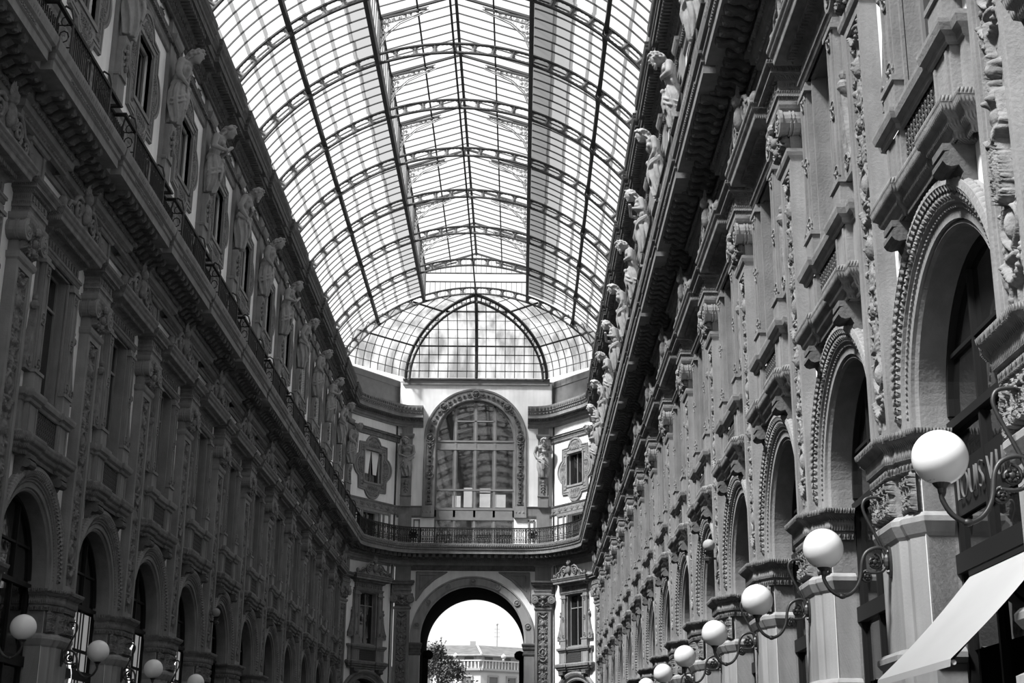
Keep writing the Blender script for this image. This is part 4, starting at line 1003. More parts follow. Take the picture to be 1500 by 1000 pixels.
for sg in (-1,1):
    for r_ in range(8):
        g = GL_CLEAR
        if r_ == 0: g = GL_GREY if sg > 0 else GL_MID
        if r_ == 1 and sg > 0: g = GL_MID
        a, b = sg*ROWS[r_], sg*ROWS[r_+1]; p0, p1, pm = pol(RG,a), pol(RG,b), pol(RG,(a+b)/2)
        q = MB(); q.quad((p0[0],0,p0[2]),(pm[0],0,pm[2]),(pm[0],-SP,pm[2]),(p0[0],-SP,p0[2])); q.quad((pm[0],0,pm[2]),(p1[0],0,p1[2]),(p1[0],-SP,p1[2]),(pm[0],-SP,pm[2]))
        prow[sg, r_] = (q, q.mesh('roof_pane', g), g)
near = (8, 9)
for k in near:
    for j in range(NB):
        for key in prow:
            if key[1] == 7 and j < 0: pass
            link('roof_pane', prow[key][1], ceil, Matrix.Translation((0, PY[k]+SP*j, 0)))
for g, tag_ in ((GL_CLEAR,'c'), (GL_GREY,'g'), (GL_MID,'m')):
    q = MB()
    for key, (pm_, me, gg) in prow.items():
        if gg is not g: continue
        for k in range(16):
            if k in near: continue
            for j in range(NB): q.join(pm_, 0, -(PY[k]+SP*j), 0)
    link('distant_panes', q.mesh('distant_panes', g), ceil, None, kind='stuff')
q = MB()
for sg in (-1,1):
    q.quad((sg*LX,-2.2,LE+.1),(0,-2.2,LR+.1),(0,-82.2,LR+.1),(sg*LX,-82.2,LE+.1)); q.quad((sg*LX,-2.2,30.2),(sg*LX,-2.2,LE),(sg*LX,-82.2,LE),(sg*LX,-82.2,30.2))
link('lantern_glass', q.mesh('lantern_glass', GL_CLEAR), ceil, None, kind='stuff')
q = MB()       # glazed end of the lantern
for z in (31.1, 31.66): q.box(-LX,LX,-82.28,-82.2,z-.03,z+.03)
for i in range(21): x = -LX+.312*i; q.box(x-.012,x+.012,-82.25,-82.22,30.2,31.1); q.box(x-.012,x+.012,-82.25,-82.22,31.66,LE+(LR-LE)*(1-abs(x)/LX)+.1)
link('lantern_end_frame', q.mesh('lantern_end_frame', STEELD), ceil)
for sg in (-1,1):   # drip gutter along each springing
    q = MB().box(sg*8.15-.15, sg*8.15+.15, -82.2, -2.2, 25.55, 25.75); link('gutter', q.mesh('gutter', STEELD), ceil)

# hipped end of the roof
HZ, HH = 26.03, 4.22
gz = lambda t: (math.cos(t), HZ+HH*math.sin(t))
def cfac(x, t): g, z = gz(t); return (max(-4.43*g, min(4.43*g, x)), -(82.2+3.75*g), z)
e0 = Vector((8.1, 0)); e1 = Vector((4.43, 3.75)); ed = (e1-e0).normalized(); en = Vector((ed.y, -ed.x)); en = en if en.x > 0 else -en
DD = en.dot(e0); LS = (e1-e0).length
def sfac(w, t, sg):
    g, z = gz(t); p = e0+ed*w-en*DD*(1-g)
    lo = (e0*g-(e0-en*DD*(1-g))).dot(ed); hi = (e1*g-(e0-en*DD*(1-g))).dot(ed); ww = max(lo, min(hi, w)); p = e0+ed*ww-en*DD*(1-g)
    return (sg*p.x, -(82.2+max(0, p.y)), z)
TS_ = [math.radians(a) for a in (0,6,13,20,27.5,35,43,52,62,74,88)]
hip = MB(); fwk = MB()
for sg in (-1,1):
    q = MB(); c1 = []; c2 = []
    for t in np.linspace(0, math.radians(89), 26):
        g, z = gz(t); x, y = 4.43*g, 3.75*g; c1.append((sg*x, -(82.2+y), z)); n = Vector((x, y, (z-21)*.9)).normalized(); c2.append((sg*(x-n.x*.42), -(82.2+y-n.y*.42), z-n.z*.42))
    q.tube(c1, .11, 6); q.tube(c2, .08, 6)
    for i in range(0, 26, 2): q.tube([c1[i], c2[i]], .04, 4)
    wb = MB()
    for i in range(25):
        a, b, c, e = [Vector(v) for v in (c1[i], c1[i+1], c2[i+1], c2[i])]
        wb.quad(a, b, b.lerp(c, .3), a.lerp(e, .22)); wb.quad(e, c, c.lerp(b, .22), e.lerp(a, .3))
    o = link('hip_rib', q.mesh('hip_rib', STEELD), ceil); link('pierced_web', wb.mesh('pierced_web', STEEL), o)
bx = [-4.2+.6*i for i in range(15)]
for x in bx:
    ts = [t for t in np.linspace(0, math.radians(88), 30) if 4.43*math.cos(t) >= abs(x)-.02]
    if len(ts) > 1: link('apse_glazing_bar', MB().tube([cfac(x, t) for t in ts], .11 if abs(x) < .01 else .028, 6 if abs(x) < .01 else 4).mesh('apse_glazing_bar', STEELD), ceil)
for sg in (-1,1):
    for i in range(1, 9):
        w = LS*i/9; pts = []
        for t in np.linspace(0, math.radians(88), 30):
            g, z = gz(t); p = e0+ed*w-en*DD*(1-g)
            if p.y >= -.05 and p.dot(Vector((e1.y,-e1.x))) >= -.05: pts.append((sg*p.x, -(82.2+p.y), z))
        if len(pts) > 1: link('apse_glazing_bar', MB().tube(pts, .028, 4).mesh('apse_glazing_bar', STEELD), ceil)
for t, r in ((math.radians(27.5), .06), (math.radians(62), .07)):
    link('apse_purlin', MB().tube([cfac(-9, t), cfac(9, t)], r, 6).mesh('apse_purlin', STEELD), ceil)
    for sg in (-1,1): link('apse_purlin', MB().tube([sfac(-9, t, sg), sfac(19, t, sg)], r, 6).mesh('apse_purlin', STEELD), ceil)
lap = MB()
for t in TS_[1:-1]:
    for d_ in (0,):
        P0, P1 = cfac(-9, t), cfac(9, t); lap.tube([(P0[0], P0[1]-.03, P0[2]), (P1[0], P1[1]-.03, P1[2])], .035, 4)
        for sg in (-1,1): lap.tube([sfac(-9, t, sg), sfac(19, t, sg)], .028, 4)
link('apse_pane_overlap', lap.mesh('apse_pane_overlap', STEEL), ceil, None, kind='stuff')
def poly_area(q): return (Vector(q[1])-Vector(q[0])).cross(Vector(q[3])-Vector(q[0])).length+(Vector(q[1])-Vector(q[2])).cross(Vector(q[3])-Vector(q[2])).length
npane = 0
for j in range(len(TS_)-1):
    t0, t1 = TS_[j], TS_[j+1]; Q = []
    ex = [-4.43]+bx[1:-1]+[4.43]
    for i in range(len(ex)-1): Q.append([cfac(ex[i],t0), cfac(ex[i+1],t0), cfac(ex[i+1],t1), cfac(ex[i],t1)])
    for sg in (-1,1):
        for i in range(9): Q.append([sfac(LS*i/9,t0,sg), sfac(LS*(i+1)/9,t0,sg), sfac(LS*(i+1)/9,t1,sg), sfac(LS*i/9,t1,sg)])
    for qd in Q:
        if poly_area(qd) > .02:
            c = [sum(v[k] for v in qd)/4 for k in range(3)]; npane += 1
            me = MB().quad(*[tuple(v) for v in qd]).mesh('apse_pane', GL_FROST); link('apse_pane', me, ceil)

# ---------------------------------------------------------------- balcony railings
def rail_bay(W, a=1.1, dd=.25):
    h = W/2; out = []
    hr = MB().sweep([(-h,dd),(-a,dd),(-a,0),(a,0),(a,dd),(h,dd)], [(.84,16.36),(.92,16.36),(.94,16.4),(.92,16.43),(.84,16.43),(.84,16.36)])
    hr.sweep([(-h,dd),(-a,dd),(-a,0),(a,0),(a,dd),(h,dd)], [(.86,15.58),(.9,15.58),(.9,15.62),(.86,15.62),(.86,15.58)])
    b = MB(); n = int(W/.115)
    for i in range(n):
        s = -h+(i+.5)*W/n; o = (dd if abs(s) > a else 0)+.88
        if abs(abs(s)-h) < .3: continue
        b.tube([(s,o,15.5),(s,o,16.38)], .016, 4)
        if i % 2: b.spiral(s+.05,o,15.72,.055,1.2,.01,1,0); b.spiral(s+.05,o,16.22,.05,1.2,.01,-1,0)
    ps = []; ov = MB()
    for sg in (-1,1):
        p = MB(); ps.append(p); x = sg*(a-.0)
        p.tube([(x,.84,15.5),(x,.82,16.5),(x,.87,16.72),(x,.98,16.8),(x,1.1,16.72),(x,1.16,16.5),(x,1.16,15.5)], .026, 5)
        for z in (15.85,16.36): p.tube([(x,.84,z),(x,1.14,z)], .018, 4)
        for z, r in ((15.68,.09),(16.1,.1),(16.45,.08)): p.tube([(x,.99+r*math.cos(t),z+r*1.3*math.sin(t)) for t in np.linspace(0,2*PI,9)[:-1]], .018, 4, True)
        for s_ in (.3,):
            cx = sg*h
            for e in (0, .28): ov.tube([(cx-sg*e,1.13,15.5),(cx-sg*e,1.13,16.38)], .016, 4)
            if sg > 0:
                ov.tube([(cx-.14+.1*math.cos(t),1.14,15.97+.26*math.sin(t)) for t in np.linspace(0,2*PI,13)[:-1]], .02, 5, True)
                for z in (15.65,16.28): ov.spiral(cx-.2,1.14,z,.07,1.4,.012,1,0); ov.spiral(cx-.08,1.14,z,.07,1.4,.012,-1,PI)
    return [T('handrail', hr, IRON), T('balusters', b, IRON, kind='stuff'), T('oval_panel', ov, IRON, kind='stuff')]+[T('arched_end_panel', p, IRON) for p in ps]
RB = rail_bay(5.0)
for side, sg in (('right', 1), ('left', -1)):
    o = empty('balcony_railing', frame(sg*WX, 2.2, -90*sg), None, category='railing',
              label={'right': 'black iron balcony railing running along the sunlit right facade', 'left': 'black iron balcony railing running along the shadowed left facade'}[side])
    for y in BY:
        for t in RB: tree(t, o, Matrix.Translation(((2.2-y)*sg if sg > 0 else (y-2.2), 0, 0)))
o = empty('balcony_railing', frame(0, EY, 0), None, category='railing', label='black iron railing curving round the balcony of the end wall')
pl = rounded(base, 1.9, 9)
pl[0].y = pl[-1].y = dA+.12
hp = [tuple(p) for p in pl]
hr = MB().sweep(hp, [(1.0,16.36),(1.08,16.36),(1.08,16.43),(1.0,16.43),(1.0,16.36)]); hr.sweep(hp, [(1.02,15.56),(1.06,15.56),(1.06,15.6),(1.02,15.6),(1.02,15.56)]); hr.sweep(hp, [(1.02,15.86),(1.06,15.86),(1.06,15.88),(1.02,15.88),(1.02,15.86)])
bb = MB(); op = MB()
P_ = [Vector(p) for p in pl]; cnt = 0
for i in range(len(P_)-1):
    a, b = P_[i], P_[i+1]; L_ = (b-a).length; dr = (b-a)/L_; nn = Vector((-dr.y, dr.x)); n = max(1, round(L_/.15))
    for j in range(n):
        cnt += 1; p = a+dr*(j+.5)*L_/n+nn*1.04
        bb.tube([(p.x,p.y,15.5),(p.x,p.y,16.38)], .02, 4)
        for z, r in ((15.72,.065),(16.27,.05)): bb.tube([(p.x+dr.x*(.075+r*math.cos(t)), p.y+dr.y*(.075+r*math.cos(t)), z+r*math.sin(t)) for t in np.linspace(0,2*PI,8)[:-1]], .02, 4, True)
        if cnt % 2: bb.tube([(p.x+dr.x*(.075+.055*math.cos(t)), p.y+dr.y*(.075+.055*math.cos(t)), 16.05+.15*math.sin(t)) for t in np.linspace(0,2*PI,9)[:-1]], .016, 4, True)
mps = []
for x in (-3.6,3.6):
    op = MB(); mps.append(op)
    for z, r in ((15.97,.26),(15.97,.14)): op.tube([(x+r*.9*math.cos(t), 1.06, z+r*1.3*math.sin(t)) for t in np.linspace(0,2*PI,17)[:-1]], .022, 5, True)
    for j in range(8): op.leaf(x,1.06,15.97,j*PI/4,.34,.07,.04)
    for sg in (-1,1): op.tube([(x+sg*.4,1.05,15.5),(x+sg*.4,1.05,16.4)], .025, 5)
for t in (T('handrail', hr, IRON), T('balusters', bb, IRON, kind='stuff'))+tuple(T('medallion_panel', op, IRON) for op in mps): tree(t, o, None)

# ---------------------------------------------------------------- statues
def smoothpts(P, n=5):
    out = []; P = [Vector(p) for p in P]
    for i in range(len(P)-1):
        p0, p1, p2, p3 = P[max(i-1,0)], P[i], P[i+1], P[min(i+2,len(P)-1)]
        for k in range(n):
            t = k/n; out.append(.5*((2*p1)+(p2-p0)*t+(2*p0-5*p1+4*p2-p3)*t*t+(3*p1-p0-3*p2+p3)*t**3))
    return out+[P[-1]]
def voxel_mesh(parts, name, material, vox=.022, smooth=6):
    q = MB()
    for p in parts: q.join(p)
    def lean(p):
        k = max(0, p[2]-.9); hk = max(0, p[2]-1.95)
        return (p[0], p[1]+.13*k*k, p[2]-.15*hk)
    q.v = [lean(p) for p in q.v]
    o = bpy.data.objects.new('tmp', q.mesh(name, material)); COL.objects.link(o)
    r = o.modifiers.new('r', 'REMESH'); r.mode = 'VOXEL'; r.voxel_size = vox
    s = o.modifiers.new('s', 'SMOOTH'); s.iterations = smooth; s.factor = .5
    dg = bpy.context.evaluated_depsgraph_get(); me = bpy.data.meshes.new_from_object(o.evaluated_get(dg))
    me.name = name; bpy.data.objects.remove(o)
    me.polygons.foreach_set('use_smooth', [True]*len(me.polygons)); me.materials.clear(); me.materials.append(material)
    return me
def limb(q, pts, rs, n=9):
    q.tube(pts, rs, n)
    for p, r in zip(pts, rs): q.ball(p, r, n, 6)
def hand(q, p, dr, side, curl=.3):
    """palm with four fingers and a thumb, pointing along dr = (ds, dd, dz)"""
    p = Vector(p); d = Vector(dr).normalized(); sd = d.cross(Vector((0,1,0))).normalized()*side; up = sd.cross(d)
    q.ball(tuple(p+d*.07), (.065,.045,.075), 8, 6)
    for i, L_ in enumerate((.11,.13,.12,.09)):
        b = p+d*.12+sd*(.045-.03*i); m1 = b+d*L_*.55+Vector((0,-.015,0)); e = m1+d*L_*.4+Vector((0,-.05*curl*2,0)); q.tube([tuple(b), tuple(m1), tuple(e)], [.019,.017,.013], 5)
    b = p+d*.04+sd*.06; q.tube([tuple(b), tuple(b+sd*.04+d*.06), tuple(b+sd*.03+d*.11)], [.022,.019,.014], 5)
def figure(v):
    """a draped half-figure leaning forward from the attic pilaster, bowed head, arms by pose v; z = 0 at the hem, 2.5 m tall"""
    rn = random.Random(v); b = MB(); body = [b]
    b.ball((0,.02,1.2),(.30,.22,.22),12,8); b.ball((0,.05,1.42),(.26,.19,.24),12,8); b.ball((0,.1,1.72),(.34,.23,.27),12,9); b.ball((0,.12,1.88),(.40,.19,.14),12,8)
    if v != 1:
        for sg in (-1,1): b.ball((sg*.15,.28,1.72),(.10,.08,.095),8,6)
    else:
        for sg in (-1,1): b.ball((sg*.16,.25,1.78),(.15,.08,.1),8,6)
        for i in range(3):
            for sg in (-1,1): b.ball((sg*.08,.22,1.55-.12*i),(.07,.06,.055),7,5)
    tw = (-.05,.05,0)[v]; hs = 1.18
    limb(b, [(0,.08,1.84),(tw*.5,.17,2.0),(tw,.24,2.1)], [.19,.155,.14])
    b.ball((0,.02,1.86),(.36,.17,.16),12,8)
    hc = Vector((tw,.34,2.17)); b.ball(tuple(hc),(.145*hs,.18*hs,.19*hs),12,9); b.ball(tuple(hc+Vector((0,.09,-.14))),(.10,.10,.10),9,6)
    b.tube([tuple(hc+Vector((0,.20,.03))), tuple(hc+Vector((0,.255,-.06))), tuple(hc+Vector((0,.21,-.09)))], [.022,.036,.025], 6)
    for sg in (-1,1):
        b.ball(tuple(hc+Vector((sg*.065,.185,.03))),(.035,.02,.02),6,5); b.ball(tuple(hc+Vector((sg*.165,.0,-.01))),(.022,.04,.06),6,5)
        b.ball(tuple(hc+Vector((sg*.065,.18,.08))),(.055,.025,.018),6,4)
    b.ball(tuple(hc+Vector((0,.195,-.135))),(.05,.022,.018),6,4); b.ball(tuple(hc+Vector((0,.16,-.21))),(.05,.05,.04),7,5)
    if v == 0:      # arms crossed low over the belly
        for sg in (-1,1):
            limb(b, [(sg*.40,.1,1.86),(sg*.47,.14,1.5),(sg*.43,.2,1.36)], [.115,.095,.082]); limb(b, [(sg*.43,.2,1.36),(sg*.1,.36,1.18-.04*sg)], [.08,.055])
            hand(b, (sg*.1,.36,1.18-.04*sg), (-sg*.8,.05,-.45), sg)
    elif v == 1:    # one arm holding drapery at the hip, the other across the chest
        limb(b, [(-.40,.1,1.86),(-.52,.06,1.5),(-.47,.14,1.32)], [.125,.105,.09]); limb(b, [(-.47,.14,1.32),(-.3,.32,1.1)], [.085,.06]); hand(b, (-.3,.32,1.1), (.5,.1,-.7), -1)
        limb(b, [(.40,.1,1.86),(.5,.2,1.54)], [.125,.1]); limb(b, [(.5,.2,1.54),(.12,.37,1.56)], [.09,.06]); hand(b, (.12,.37,1.56), (-.95,.05,.1), 1)
    else:           # forearms raised forward, carrying a scroll
        for sg in (-1,1):
            limb(b, [(sg*.40,.1,1.86),(sg*.46,.13,1.5)], [.115,.092]); limb(b, [(sg*.46,.13,1.5),(sg*.2,.45,1.52+.08*sg)], [.085,.055]); hand(b, (sg*.2,.45,1.52+.08*sg), (-sg*.7,.4,.3), sg)
        b.tube([(-.22,.5,1.42),(.26,.52,1.74)], [.06,.06], 8)
    # hair
    h = MB(); h.ball(tuple(hc+Vector((0,-.06,.07))),(.205,.22,.22),12,8); h.ball((tw,.12,2.08),(.17,.14,.2),10,7)
    for i in range(46):
        t = rn.uniform(0, 2*PI); u = rn.uniform(-.25, 1); r = math.sqrt(max(0,1-u*u)); p = Vector((.215*r*math.cos(t), -.04+.235*r*math.sin(t), .06+.23*u))
        if p.y > .11 and p.z < .12: continue
        h.ball(tuple(hc+p), (.055,.06,.05), 6, 4, t)
    if v == 2 or v == 0:
        for sg in (-1,1): h.tube([tuple(hc+Vector((sg*.15,-.08,-.05))), (sg*.2+tw,.2,2.02), (sg*.24,.2,1.86)], [.06,.055,.03], 7)
    else:
        for i in range(12): a = PI*(i/11); h.ball(tuple(hc+Vector((.09*math.cos(a), .12, -.2-.1*math.sin(a)))), (.045,.05,.05), 6, 4)
    # drapery: a lofted skirt with folds, overfold and knotted sash
    dp = MB(); n = 48; V = []; zs = np.linspace(0, 1.28, 20); f1 = rn.uniform(0, 6)
    for z in zs:
        k = z/1.28; rx = float(np.interp(k, (0,.12,.45,.72,.9,1), (.24,.29,.37,.38,.32,.27))); ry = float(np.interp(k, (0,.12,.45,.72,.9,1), (.16,.20,.26,.27,.22,.18)))
        for j in range(n):
            a = 2*PI*j/n; wv = a+.55*math.sin(2.6*k+f1)*(1 if v != 1 else -1); fd = (.055*math.sin(7*wv+f1)+.028*math.sin(16*wv+3*k))*(1.05-.6*k)
            V.append(((rx+fd)*math.cos(a), .04+.07*k+(ry+fd)*math.sin(a), z))
    F_ = [(i*n+j,i*n+(j+1) % n,(i+1)*n+(j+1) % n,(i+1)*n+j) for i in range(len(zs)-1) for j in range(n)]+[tuple(range(n)), tuple(range((len(zs)-1)*n, len(zs)*n))]
    dp.add(V, F_)
    for i in range(2):
        s0 = -1 if v == 1 else 1
        dp.tube(smoothpts([(s0*(.44-.02*i),.0,1.24-.04*i),(s0*.3,.28,1.14-.09*i),(s0*.08,.37,1.02-.12*i),(-s0*.16,.34,.86-.15*i),(-s0*.34,.16,.72-.15*i),(-s0*.38,-.02,.64-.14*i)], 4), [.065-.0017*j for j in range(21)], 7)
    dp.ball((.0 if v else .05,.38,1.14),(.1,.08,.09),8,6)
    for i in range(3): dp.tube([(.04*i-.04,.36,1.1),(.07*i-.1,.4,.8),(.05*i-.06,.36,.45)], [.04,.05,.02], 6)
    return (voxel_mesh(body, 'body', STATUE), voxel_mesh([h], 'hair', STATUE, .02, 2), voxel_mesh([dp], 'drapery', STATUE, .02, 2))
FIG = [figure(v) for v in range(3)]
def statue(M, v, label, group):
    o = empty('term_statue', M, None, category='statue', label=label, group=group)
    for me in FIG[v]: link(me.name.split('.')[0], me, o)
ORD = ['first','second','third','fourth','fifth','sixth','seventh','eighth','ninth','tenth','eleventh','twelfth']
POSE = ['arms crossed low', 'one hand at hip', 'forearms raised']
for side, sg in (('right', 1), ('left', -1)):
    for n, k in enumerate(range(6, 17)):
        v = (2,1,0)[(n+(0 if sg > 0 else 1)) % 3]; y = PY[k]
        where = {'right': 'sunlit right attic', 'left': 'shaded left attic'}[side]
        nm = 'nearest' if n == 0 else ORD[n]+' from the camera' if n < 10 else 'at the end wall corner'
        lab = 'draped statue on the %s, %s, %s' % (where, nm, POSE[v])
        lab = ' '.join(lab.split()[:16])
        ang = -90*sg if k < 16 else -(90+DIAG)/2*sg
        M = frame(sg*WX, y, ang, 19.68) if k < 16 else frame(sg*(WX-.02), 82.3, ang, 19.68)
        statue(M @ Matrix.Translation((0,-.26,0)), v, lab, 'statues along the '+side+' attic')
statue(frame(-4.22, EY-.28, 0, 19.68), 0, 'stone woman with crossed arms left of the tall arched window', 'statues beside the tall window')
statue(frame(4.22, EY-.28, 0, 19.68), 1, 'bare-chested bearded stone man right of the tall arched window', 'statues beside the tall window')

# ---------------------------------------------------------------- globe lamps
def dl(X, z): return (0, WX-X, z)
arm = MB(); am = [(7.30,4.24),(7.271,4.359),(7.175,4.392),(7.047,4.341),(6.982,4.225),(6.944,4.011),(6.853,3.864),(6.718,3.806),(6.591,3.869),(6.516,3.991),(6.508,4.06)]
arm.tube(smoothpts([dl(*p) for p in am], 4), .024, 8)
arm.tube(smoothpts([dl(*p) for p in [(7.30,5.01),(7.107,5.002),(7.036,4.934),(7.045,4.808),(7.167,4.533),(7.26,4.31),(7.275,4.20),(7.22,4.11),(7.11,4.09),(7.02,4.10)]], 4), .02, 8)
for z_, d_ in ((3.806, WX-6.718),): arm.ball((0, d_, z_), (.035,.05,.035), 7, 5)
def dspiral(q, X, z, R, turns, r, flip, a0):
    pts = []
    for i in range(25):
        t = i/24; a = a0+flip*2*PI*turns*t; k = R*(1-.8*t); pts.append((0, WX-X+k*math.cos(a), z+k*math.sin(a)))
    q.tube(pts, r, 6)
scs = []
for _k in (0,1):
    sc = MB(); scs.append(sc)
sc = scs[0]; dspiral(sc, 7.13, 4.22, .10, 1.4, .02, 1, PI/2); sc = scs[1]; dspiral(sc, 7.03, 4.04, .075, 1.5, .018, -1, PI/2)
for sc, X, z, r in ((scs[0],7.13,4.22,.045),(scs[1],7.03,4.04,.03)):
    sc.ball((0,WX-X,z),(.05,r,r),7,5)
    for j in range(6): a = j*PI/3; sc.ball((.03,WX-X+r*1.1*math.cos(a),z+r*1.1*math.sin(a)),(.02,r*.5,r*.5),5,4)
plate = MB(); plate.prism([(.07*math.cos(a),4.22+.19*math.sin(a)) for a in np.linspace(0,2*PI,21)[:-1]], .19, .23); plate.ball((0,.25,4.22),(.05,.05,.1),8,6)
plate.ball((0,.235,4.34),(.03,.03,.03),6,4); plate.ball((0,.235,4.1),(.03,.03,.03),6,4)
arm.ball((0,.24,5.01),(.045,.05,.045),7,5)
cup = MB().lathe([(.02,4.03),(.035,4.06),(.04,4.1),(.07,4.13),(.085,4.155),(.12,4.165),(.125,4.185),(.10,4.195),(.02,4.2)], 0, WX-6.515, 16)
for j in range(12): a = j*PI/6; cup.ball((.115*math.cos(a), WX-6.515+.115*math.sin(a), 4.19), (.018,.018,.022), 5, 4)
glb = MB().ball((0, WX-6.52, 4.375), .243, 40, 24)
armm, scm, scm2, plm, cupm, gbm = arm.mesh('bracket_arm', BRASS, True), scs[0].mesh('scroll', BRASS, True), scs[1].mesh('scroll', BRASS, True), plate.mesh('wall_plate', BRASS), cup.mesh('globe_cup', BRASS), glb.mesh('globe', GLOBE, True)
for side, sg in (('right', 1), ('left', -1)):
    for n, k in enumerate(range(2 if sg > 0 else 5, 9)):
        who = ('nearest and largest' if n == 0 else ORD[n]+' from the camera')
        o = empty('globe_lamp', frame(sg*WX, PY[k], -90*sg), None, category='lamp', group='globe lamps on the %s piers' % side,
                  label='white globe lamp on scrolled bracket, %s on the %s piers' % (who, side))
        for n_, me in (('bracket_arm', armm), ('scroll', scm), ('scroll', scm2), ('wall_plate', plm), ('globe_cup', cupm), ('globe', gbm)): link(n_, me, o)
# small lamps fixed on the pilasters
for sg, y, z, lab in ((1, 32.2, 6.85, 'small grey globe light fixed on a right pilaster between arches'), (-1, 47.2, 6.95, 'small grey globe light fixed on a left pilaster between arches')):
    o = empty('pilaster_light', frame(sg*WX, y, -90*sg), None, category='lamp', label=lab)
    link('globe', MB().ball((0,.40,z), .14, 16, 10).mesh('globe', STATUE, True), o)
    link('fitting', MB().lathe([(.03,-.42),(.09,-.36),(.1,-.3),(.05,-.27),(.07,-.2),(.12,-.16)],0,.42,10,z).mesh('fitting', BRASS), o)
    link('stem', MB().tube([(0,.15,z-.3),(0,.42,z-.3)], .03, 6).mesh('stem', BRASS), o)

# ---------------------------------------------------------------- awning, lettering, counter in the nearest bay
aw = empty('awning', None, None, category='awning', label='plain pale cloth awning over the shopfront at lower right')
q = MB(); y0, y1 = 13.2, 15.95; n = 14; X0, Z0, X1, Z1 = 7.92, 3.93, 6.77, 2.74
for i in range(n):
    t0, t1 = i/n, (i+1)/n; sag = lambda t: -.045*math.sin(PI*t)
    q.quad((X0+(X1-X0)*t0, -y0, Z0+(Z1-Z0)*t0+sag(t0)), (X0+(X1-X0)*t1, -y0, Z0+(Z1-Z0)*t1+sag(t1)), (X0+(X1-X0)*t1, -y1, Z0+(Z1-Z0)*t1+sag(t1)), (X0+(X1-X0)*t0, -y1, Z0+(Z1-Z0)*t0+sag(t0)))
q.quad((X1,-y0,Z1),(X1,-y1,Z1),(X1-.01,-y1,Z1-.07),(X1-.01,-y0,Z1-.07))
link('awning_cloth', q.mesh('awning_cloth', CLOTH, True), aw)
link('front_bar', MB().tube([(X1+.03,-y0-.02,Z1-.03),(X1+.03,-y1+.02,Z1-.03)], .025, 8).mesh('front_bar', CLOTH, True), aw)
for y in (y0+.5, y1-.5): link('folding_arm', MB().tube([(X0-.05,-y,Z0-.15),(X1+.1,-y,Z1-.02)], .018, 6).mesh('folding_arm', DARKF), aw)
link('roller_box', MB().box(X0-.06, X0+.1, -y1, -y0, 3.88, 4.02).mesh('roller_box', DARKF), aw)

sg_o = empty('shop_sign', frame(7.93, 14.7, -90), None, category='sign', label='silver capital lettering on the dark shopfront behind the nearest globe')
def text_mesh(body, size, ext, material, name):
    c = bpy.data.curves.new('t', 'FONT'); c.body = body; c.size = size; c.extrude = ext; c.align_x = 'LEFT'; c.resolution_u = 6; c.offset = -.018
    o = bpy.data.objects.new('t', c); COL.objects.link(o); dg = bpy.context.evaluated_depsgraph_get(); dg.update()
    me = bpy.data.meshes.new_from_object(o.evaluated_get(dg)); bpy.data.objects.remove(o); me.name = name; me.materials.clear(); me.materials.append(material); return me
words = 'LOUIS VUITTON'; xs = [-1.44,-1.34+.04,-1.0,-.75,-.63,0,-.35,-.05,.19,.32,.60,.90,1.22]
for ch, x in zip(words, xs):
    if ch == ' ': continue
    link('letter', text_mesh(ch, .47, .012, LETTER, 'letter'), sg_o, Matrix.Translation((x, -.06, 4.74)) @ Matrix.Rotation(PI/2, 4, 'X') @ Matrix.Diagonal((.8, 1, 1, 1)))
link('fascia_board', MB().box(-1.62,1.62,-.02,.02,4.6,5.2).mesh('fascia_board', DARKF), sg_o)

ct = empty('stone_counter', None, None, category='stand', label='pale stone block at the bottom right corner below the awning')
link('slab', MB().box(7.0, 7.5, -13.1, -12.0, 2.25, 2.45).mesh('slab', MARBLE), ct); link('body', MB().box(7.05, 7.5, -13.05, -12.0, 0, 2.25).mesh('body', CARVED), ct)

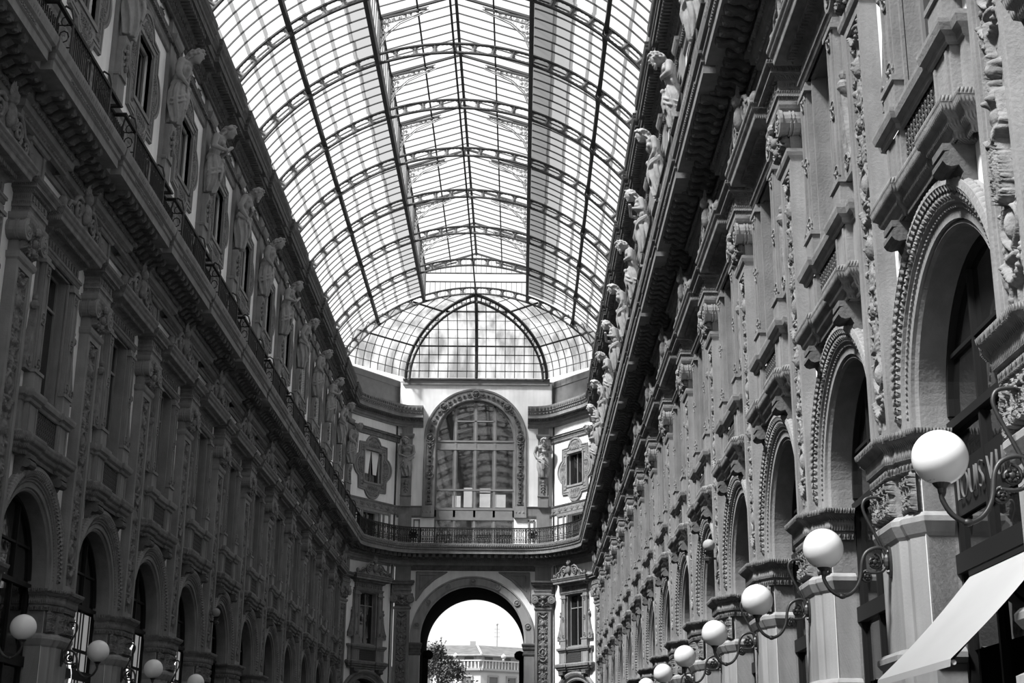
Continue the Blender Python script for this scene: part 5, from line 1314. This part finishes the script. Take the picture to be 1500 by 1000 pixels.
# ---------------------------------------------------------------- beyond the arch: square, tree, palace
bd = empty('palace', None, None, category='building', label='pale corner palace with tiled hip roof seen through the great arch')
Cx, Cy = -1.95, 180
Ld = Vector((-13, 2.2)); Rd = Vector((13, 7.5))
def fac(P0, dv, name):
    L_ = dv.length; d = dv/L_; n = Vector((d.y, -d.x)) if d.x > 0 else Vector((-d.y, d.x)); n = n if n.y < 0 else -n
    w = lambda s, o, z: (P0.x+d.x*s+n.x*o, -(P0.y+d.y*s+n.y*o), z)
    def bx_(q, s0, s1, o0, o1, z0, z1):
        v = [w(s0,o0,z0),w(s1,o0,z0),w(s1,o1,z0),w(s0,o1,z0),w(s0,o0,z1),w(s1,o0,z1),w(s1,o1,z1),w(s0,o1,z1)]
        q.add(v, [(0,3,2,1),(4,5,6,7),(0,1,5,4),(1,2,6,5),(2,3,7,6),(3,0,4,7)])
    q = MB(); bx_(q, 0, L_, -6, -1.2, 0, 17.15); bx_(q, 0, L_, -1.3, 0, 0, 15.2); f = link('facade', q.mesh('facade', FARW), bd)
    q = MB(); bx_(q, -.3, L_, -1, .35, 15.2, 15.45); bx_(q, -.2, L_, -1, .2, 15.05, 15.2); link('cornice', q.mesh('cornice', FART), f)
    q = MB(); bx_(q, 0, L_, -.1, .15, 16.35, 16.5)
    for i in range(int(L_/.45)): s = .2+.45*i; bx_(q, s, s+.16, -.05, .1, 15.45, 16.4)
    link('balustrade', q.mesh('balustrade', FARW), f)
    for i in range(int(L_/2.6)):
        s = 1.2+2.6*i; q = MB(); bx_(q, s, s+1.1, -1.22, -1.12, 16.3, 16.95); link('window', q.mesh('window', FARD), f)
        q = MB(); bx_(q, s, s+1.1, -.1, .06, 12.4, 14.4); link('window', q.mesh('window', FARD), f)
        q = MB(); bx_(q, s-.2, s+1.3, -.1, .16, 14.45, 14.65); bx_(q, s-.2,s-.02,-.1,.12,12.2,14.5); bx_(q, s+1.12,s+1.3,-.1,.12,12.2,14.5); link('window_surround', q.mesh('window_surround', FART), f)
        c = w(s+2.0, .03, 0); link('urn', MB().lathe([(.1,16.5),(.18,16.6),(.12,16.7),(.3,16.9),(.33,17.05),(.2,17.2),(.05,17.35)], c[0], c[1], 10).mesh('urn', FARW), f)
    return w, L_
w1, L1 = fac(Vector((Cx, Cy)), Ld, 'l'); w2, L2 = fac(Vector((Cx, Cy)), Rd, 'r')
q = MB(); e0_, e1_, e2_ = w1(0,-.5,17.15), w1(L1,-.5,17.15), w2(L2,-.5,17.15); r0 = (Cx-.7, -(Cy+7), 18.9); r1 = (Cx-14, -(Cy+9), 18.9); r2 = (Cx+13, -(Cy+15), 18.9)
q.quad(e0_, e1_, r1, r0); q.quad(e0_, e2_, r2, r0); q.add([e0_,e1_,w1(L1,-.5,17.0),w1(0,-.5,17.0)],[(0,1,2,3)]); link('tiled_roof', q.mesh('tiled_roof', ROOFT), bd)
link('hip_ridge', MB().tube([(e0_[0],e0_[1],17.2),(r0[0],r0[1],18.95)], .12, 6).mesh('hip_ridge', FARW), bd)
link('eaves_gutter', MB().tube([(e1_[0],e1_[1],17.1),(e0_[0],e0_[1],17.1),(e2_[0],e2_[1],17.1)], .12, 6).mesh('eaves_gutter', STEEL), bd)
link('chimney', MB().box(-3.6,-2.9,-188.5,-187.9,18.6,19.5).mesh('chimney', FART), bd)
for x, y, z0, z1, nm, lab in ((-.15,190,18.5,22.0,'roof_antenna','tall thin antenna mast on the palace roof'), (-7.5,190,18.5,20.2,'roof_mast','short thin mast at the left of the palace roof')):
    q = MB().tube([(x,-y,z0),(x,-y,z1)], .06, 5); q.ball((x,-y,z1-.1),(.14,.14,.18),6,4)
    for k in range(3): q.tube([(x-.35,-y,z1-.7-.5*k),(x+.35,-y,z1-.7-.5*k)], .035, 4)
    link(nm, q.mesh(nm, STEEL), None, None, category='antenna', label=lab)
def make_tree(x, y, zt, rad, h, lab, n=2600, seed=1):
    rn = random.Random(seed); o = empty('tree', Matrix.Translation((x, y, 0)), None, category='tree', label=lab)
    link('trunk', MB().tube([(0,0,0),(.1,0,zt-h*.7),(0,0,zt-h*.2)], [.22,.16,.05], 7).mesh('trunk', BARK), o)
    q = MB(); cl = [(rn.gauss(0,rad*.35), rn.gauss(0,rad*.35), zt-h*.5+rn.uniform(-.45,.4)*h) for _ in range(46)]+[(0,0,zt-.5),(.1,.2,zt-1)]
    for _ in range(n):
        c = rn.choice(cl); k = max(.25, 1-(c[2]-(zt-h))/h*.55); p = Vector((c[0]*k+rn.gauss(0,.33), c[1]*k+rn.gauss(0,.33), c[2]+rn.gauss(0,.33)))
        a = Vector((rn.gauss(0,1),rn.gauss(0,1),rn.gauss(0,1))).normalized(); b = a.orthogonal().normalized(); s = rn.uniform(.07,.15)
        q.add([p-a*s, p+b*s*.6, p+a*s, p-b*s*.6], [(0,1,2,3)])
    link('foliage', q.mesh('foliage', LEAF), o, None, kind='stuff')
make_tree(-3.9, 120, 12.7, 4.6, 7.5, 'leafy tree rising in the left part of the great arch', 15000, 4)
make_tree(3.7, 124, 11.0, 2.6, 4.0, 'smaller tree at the lower right edge of the great arch', 2400, 9)
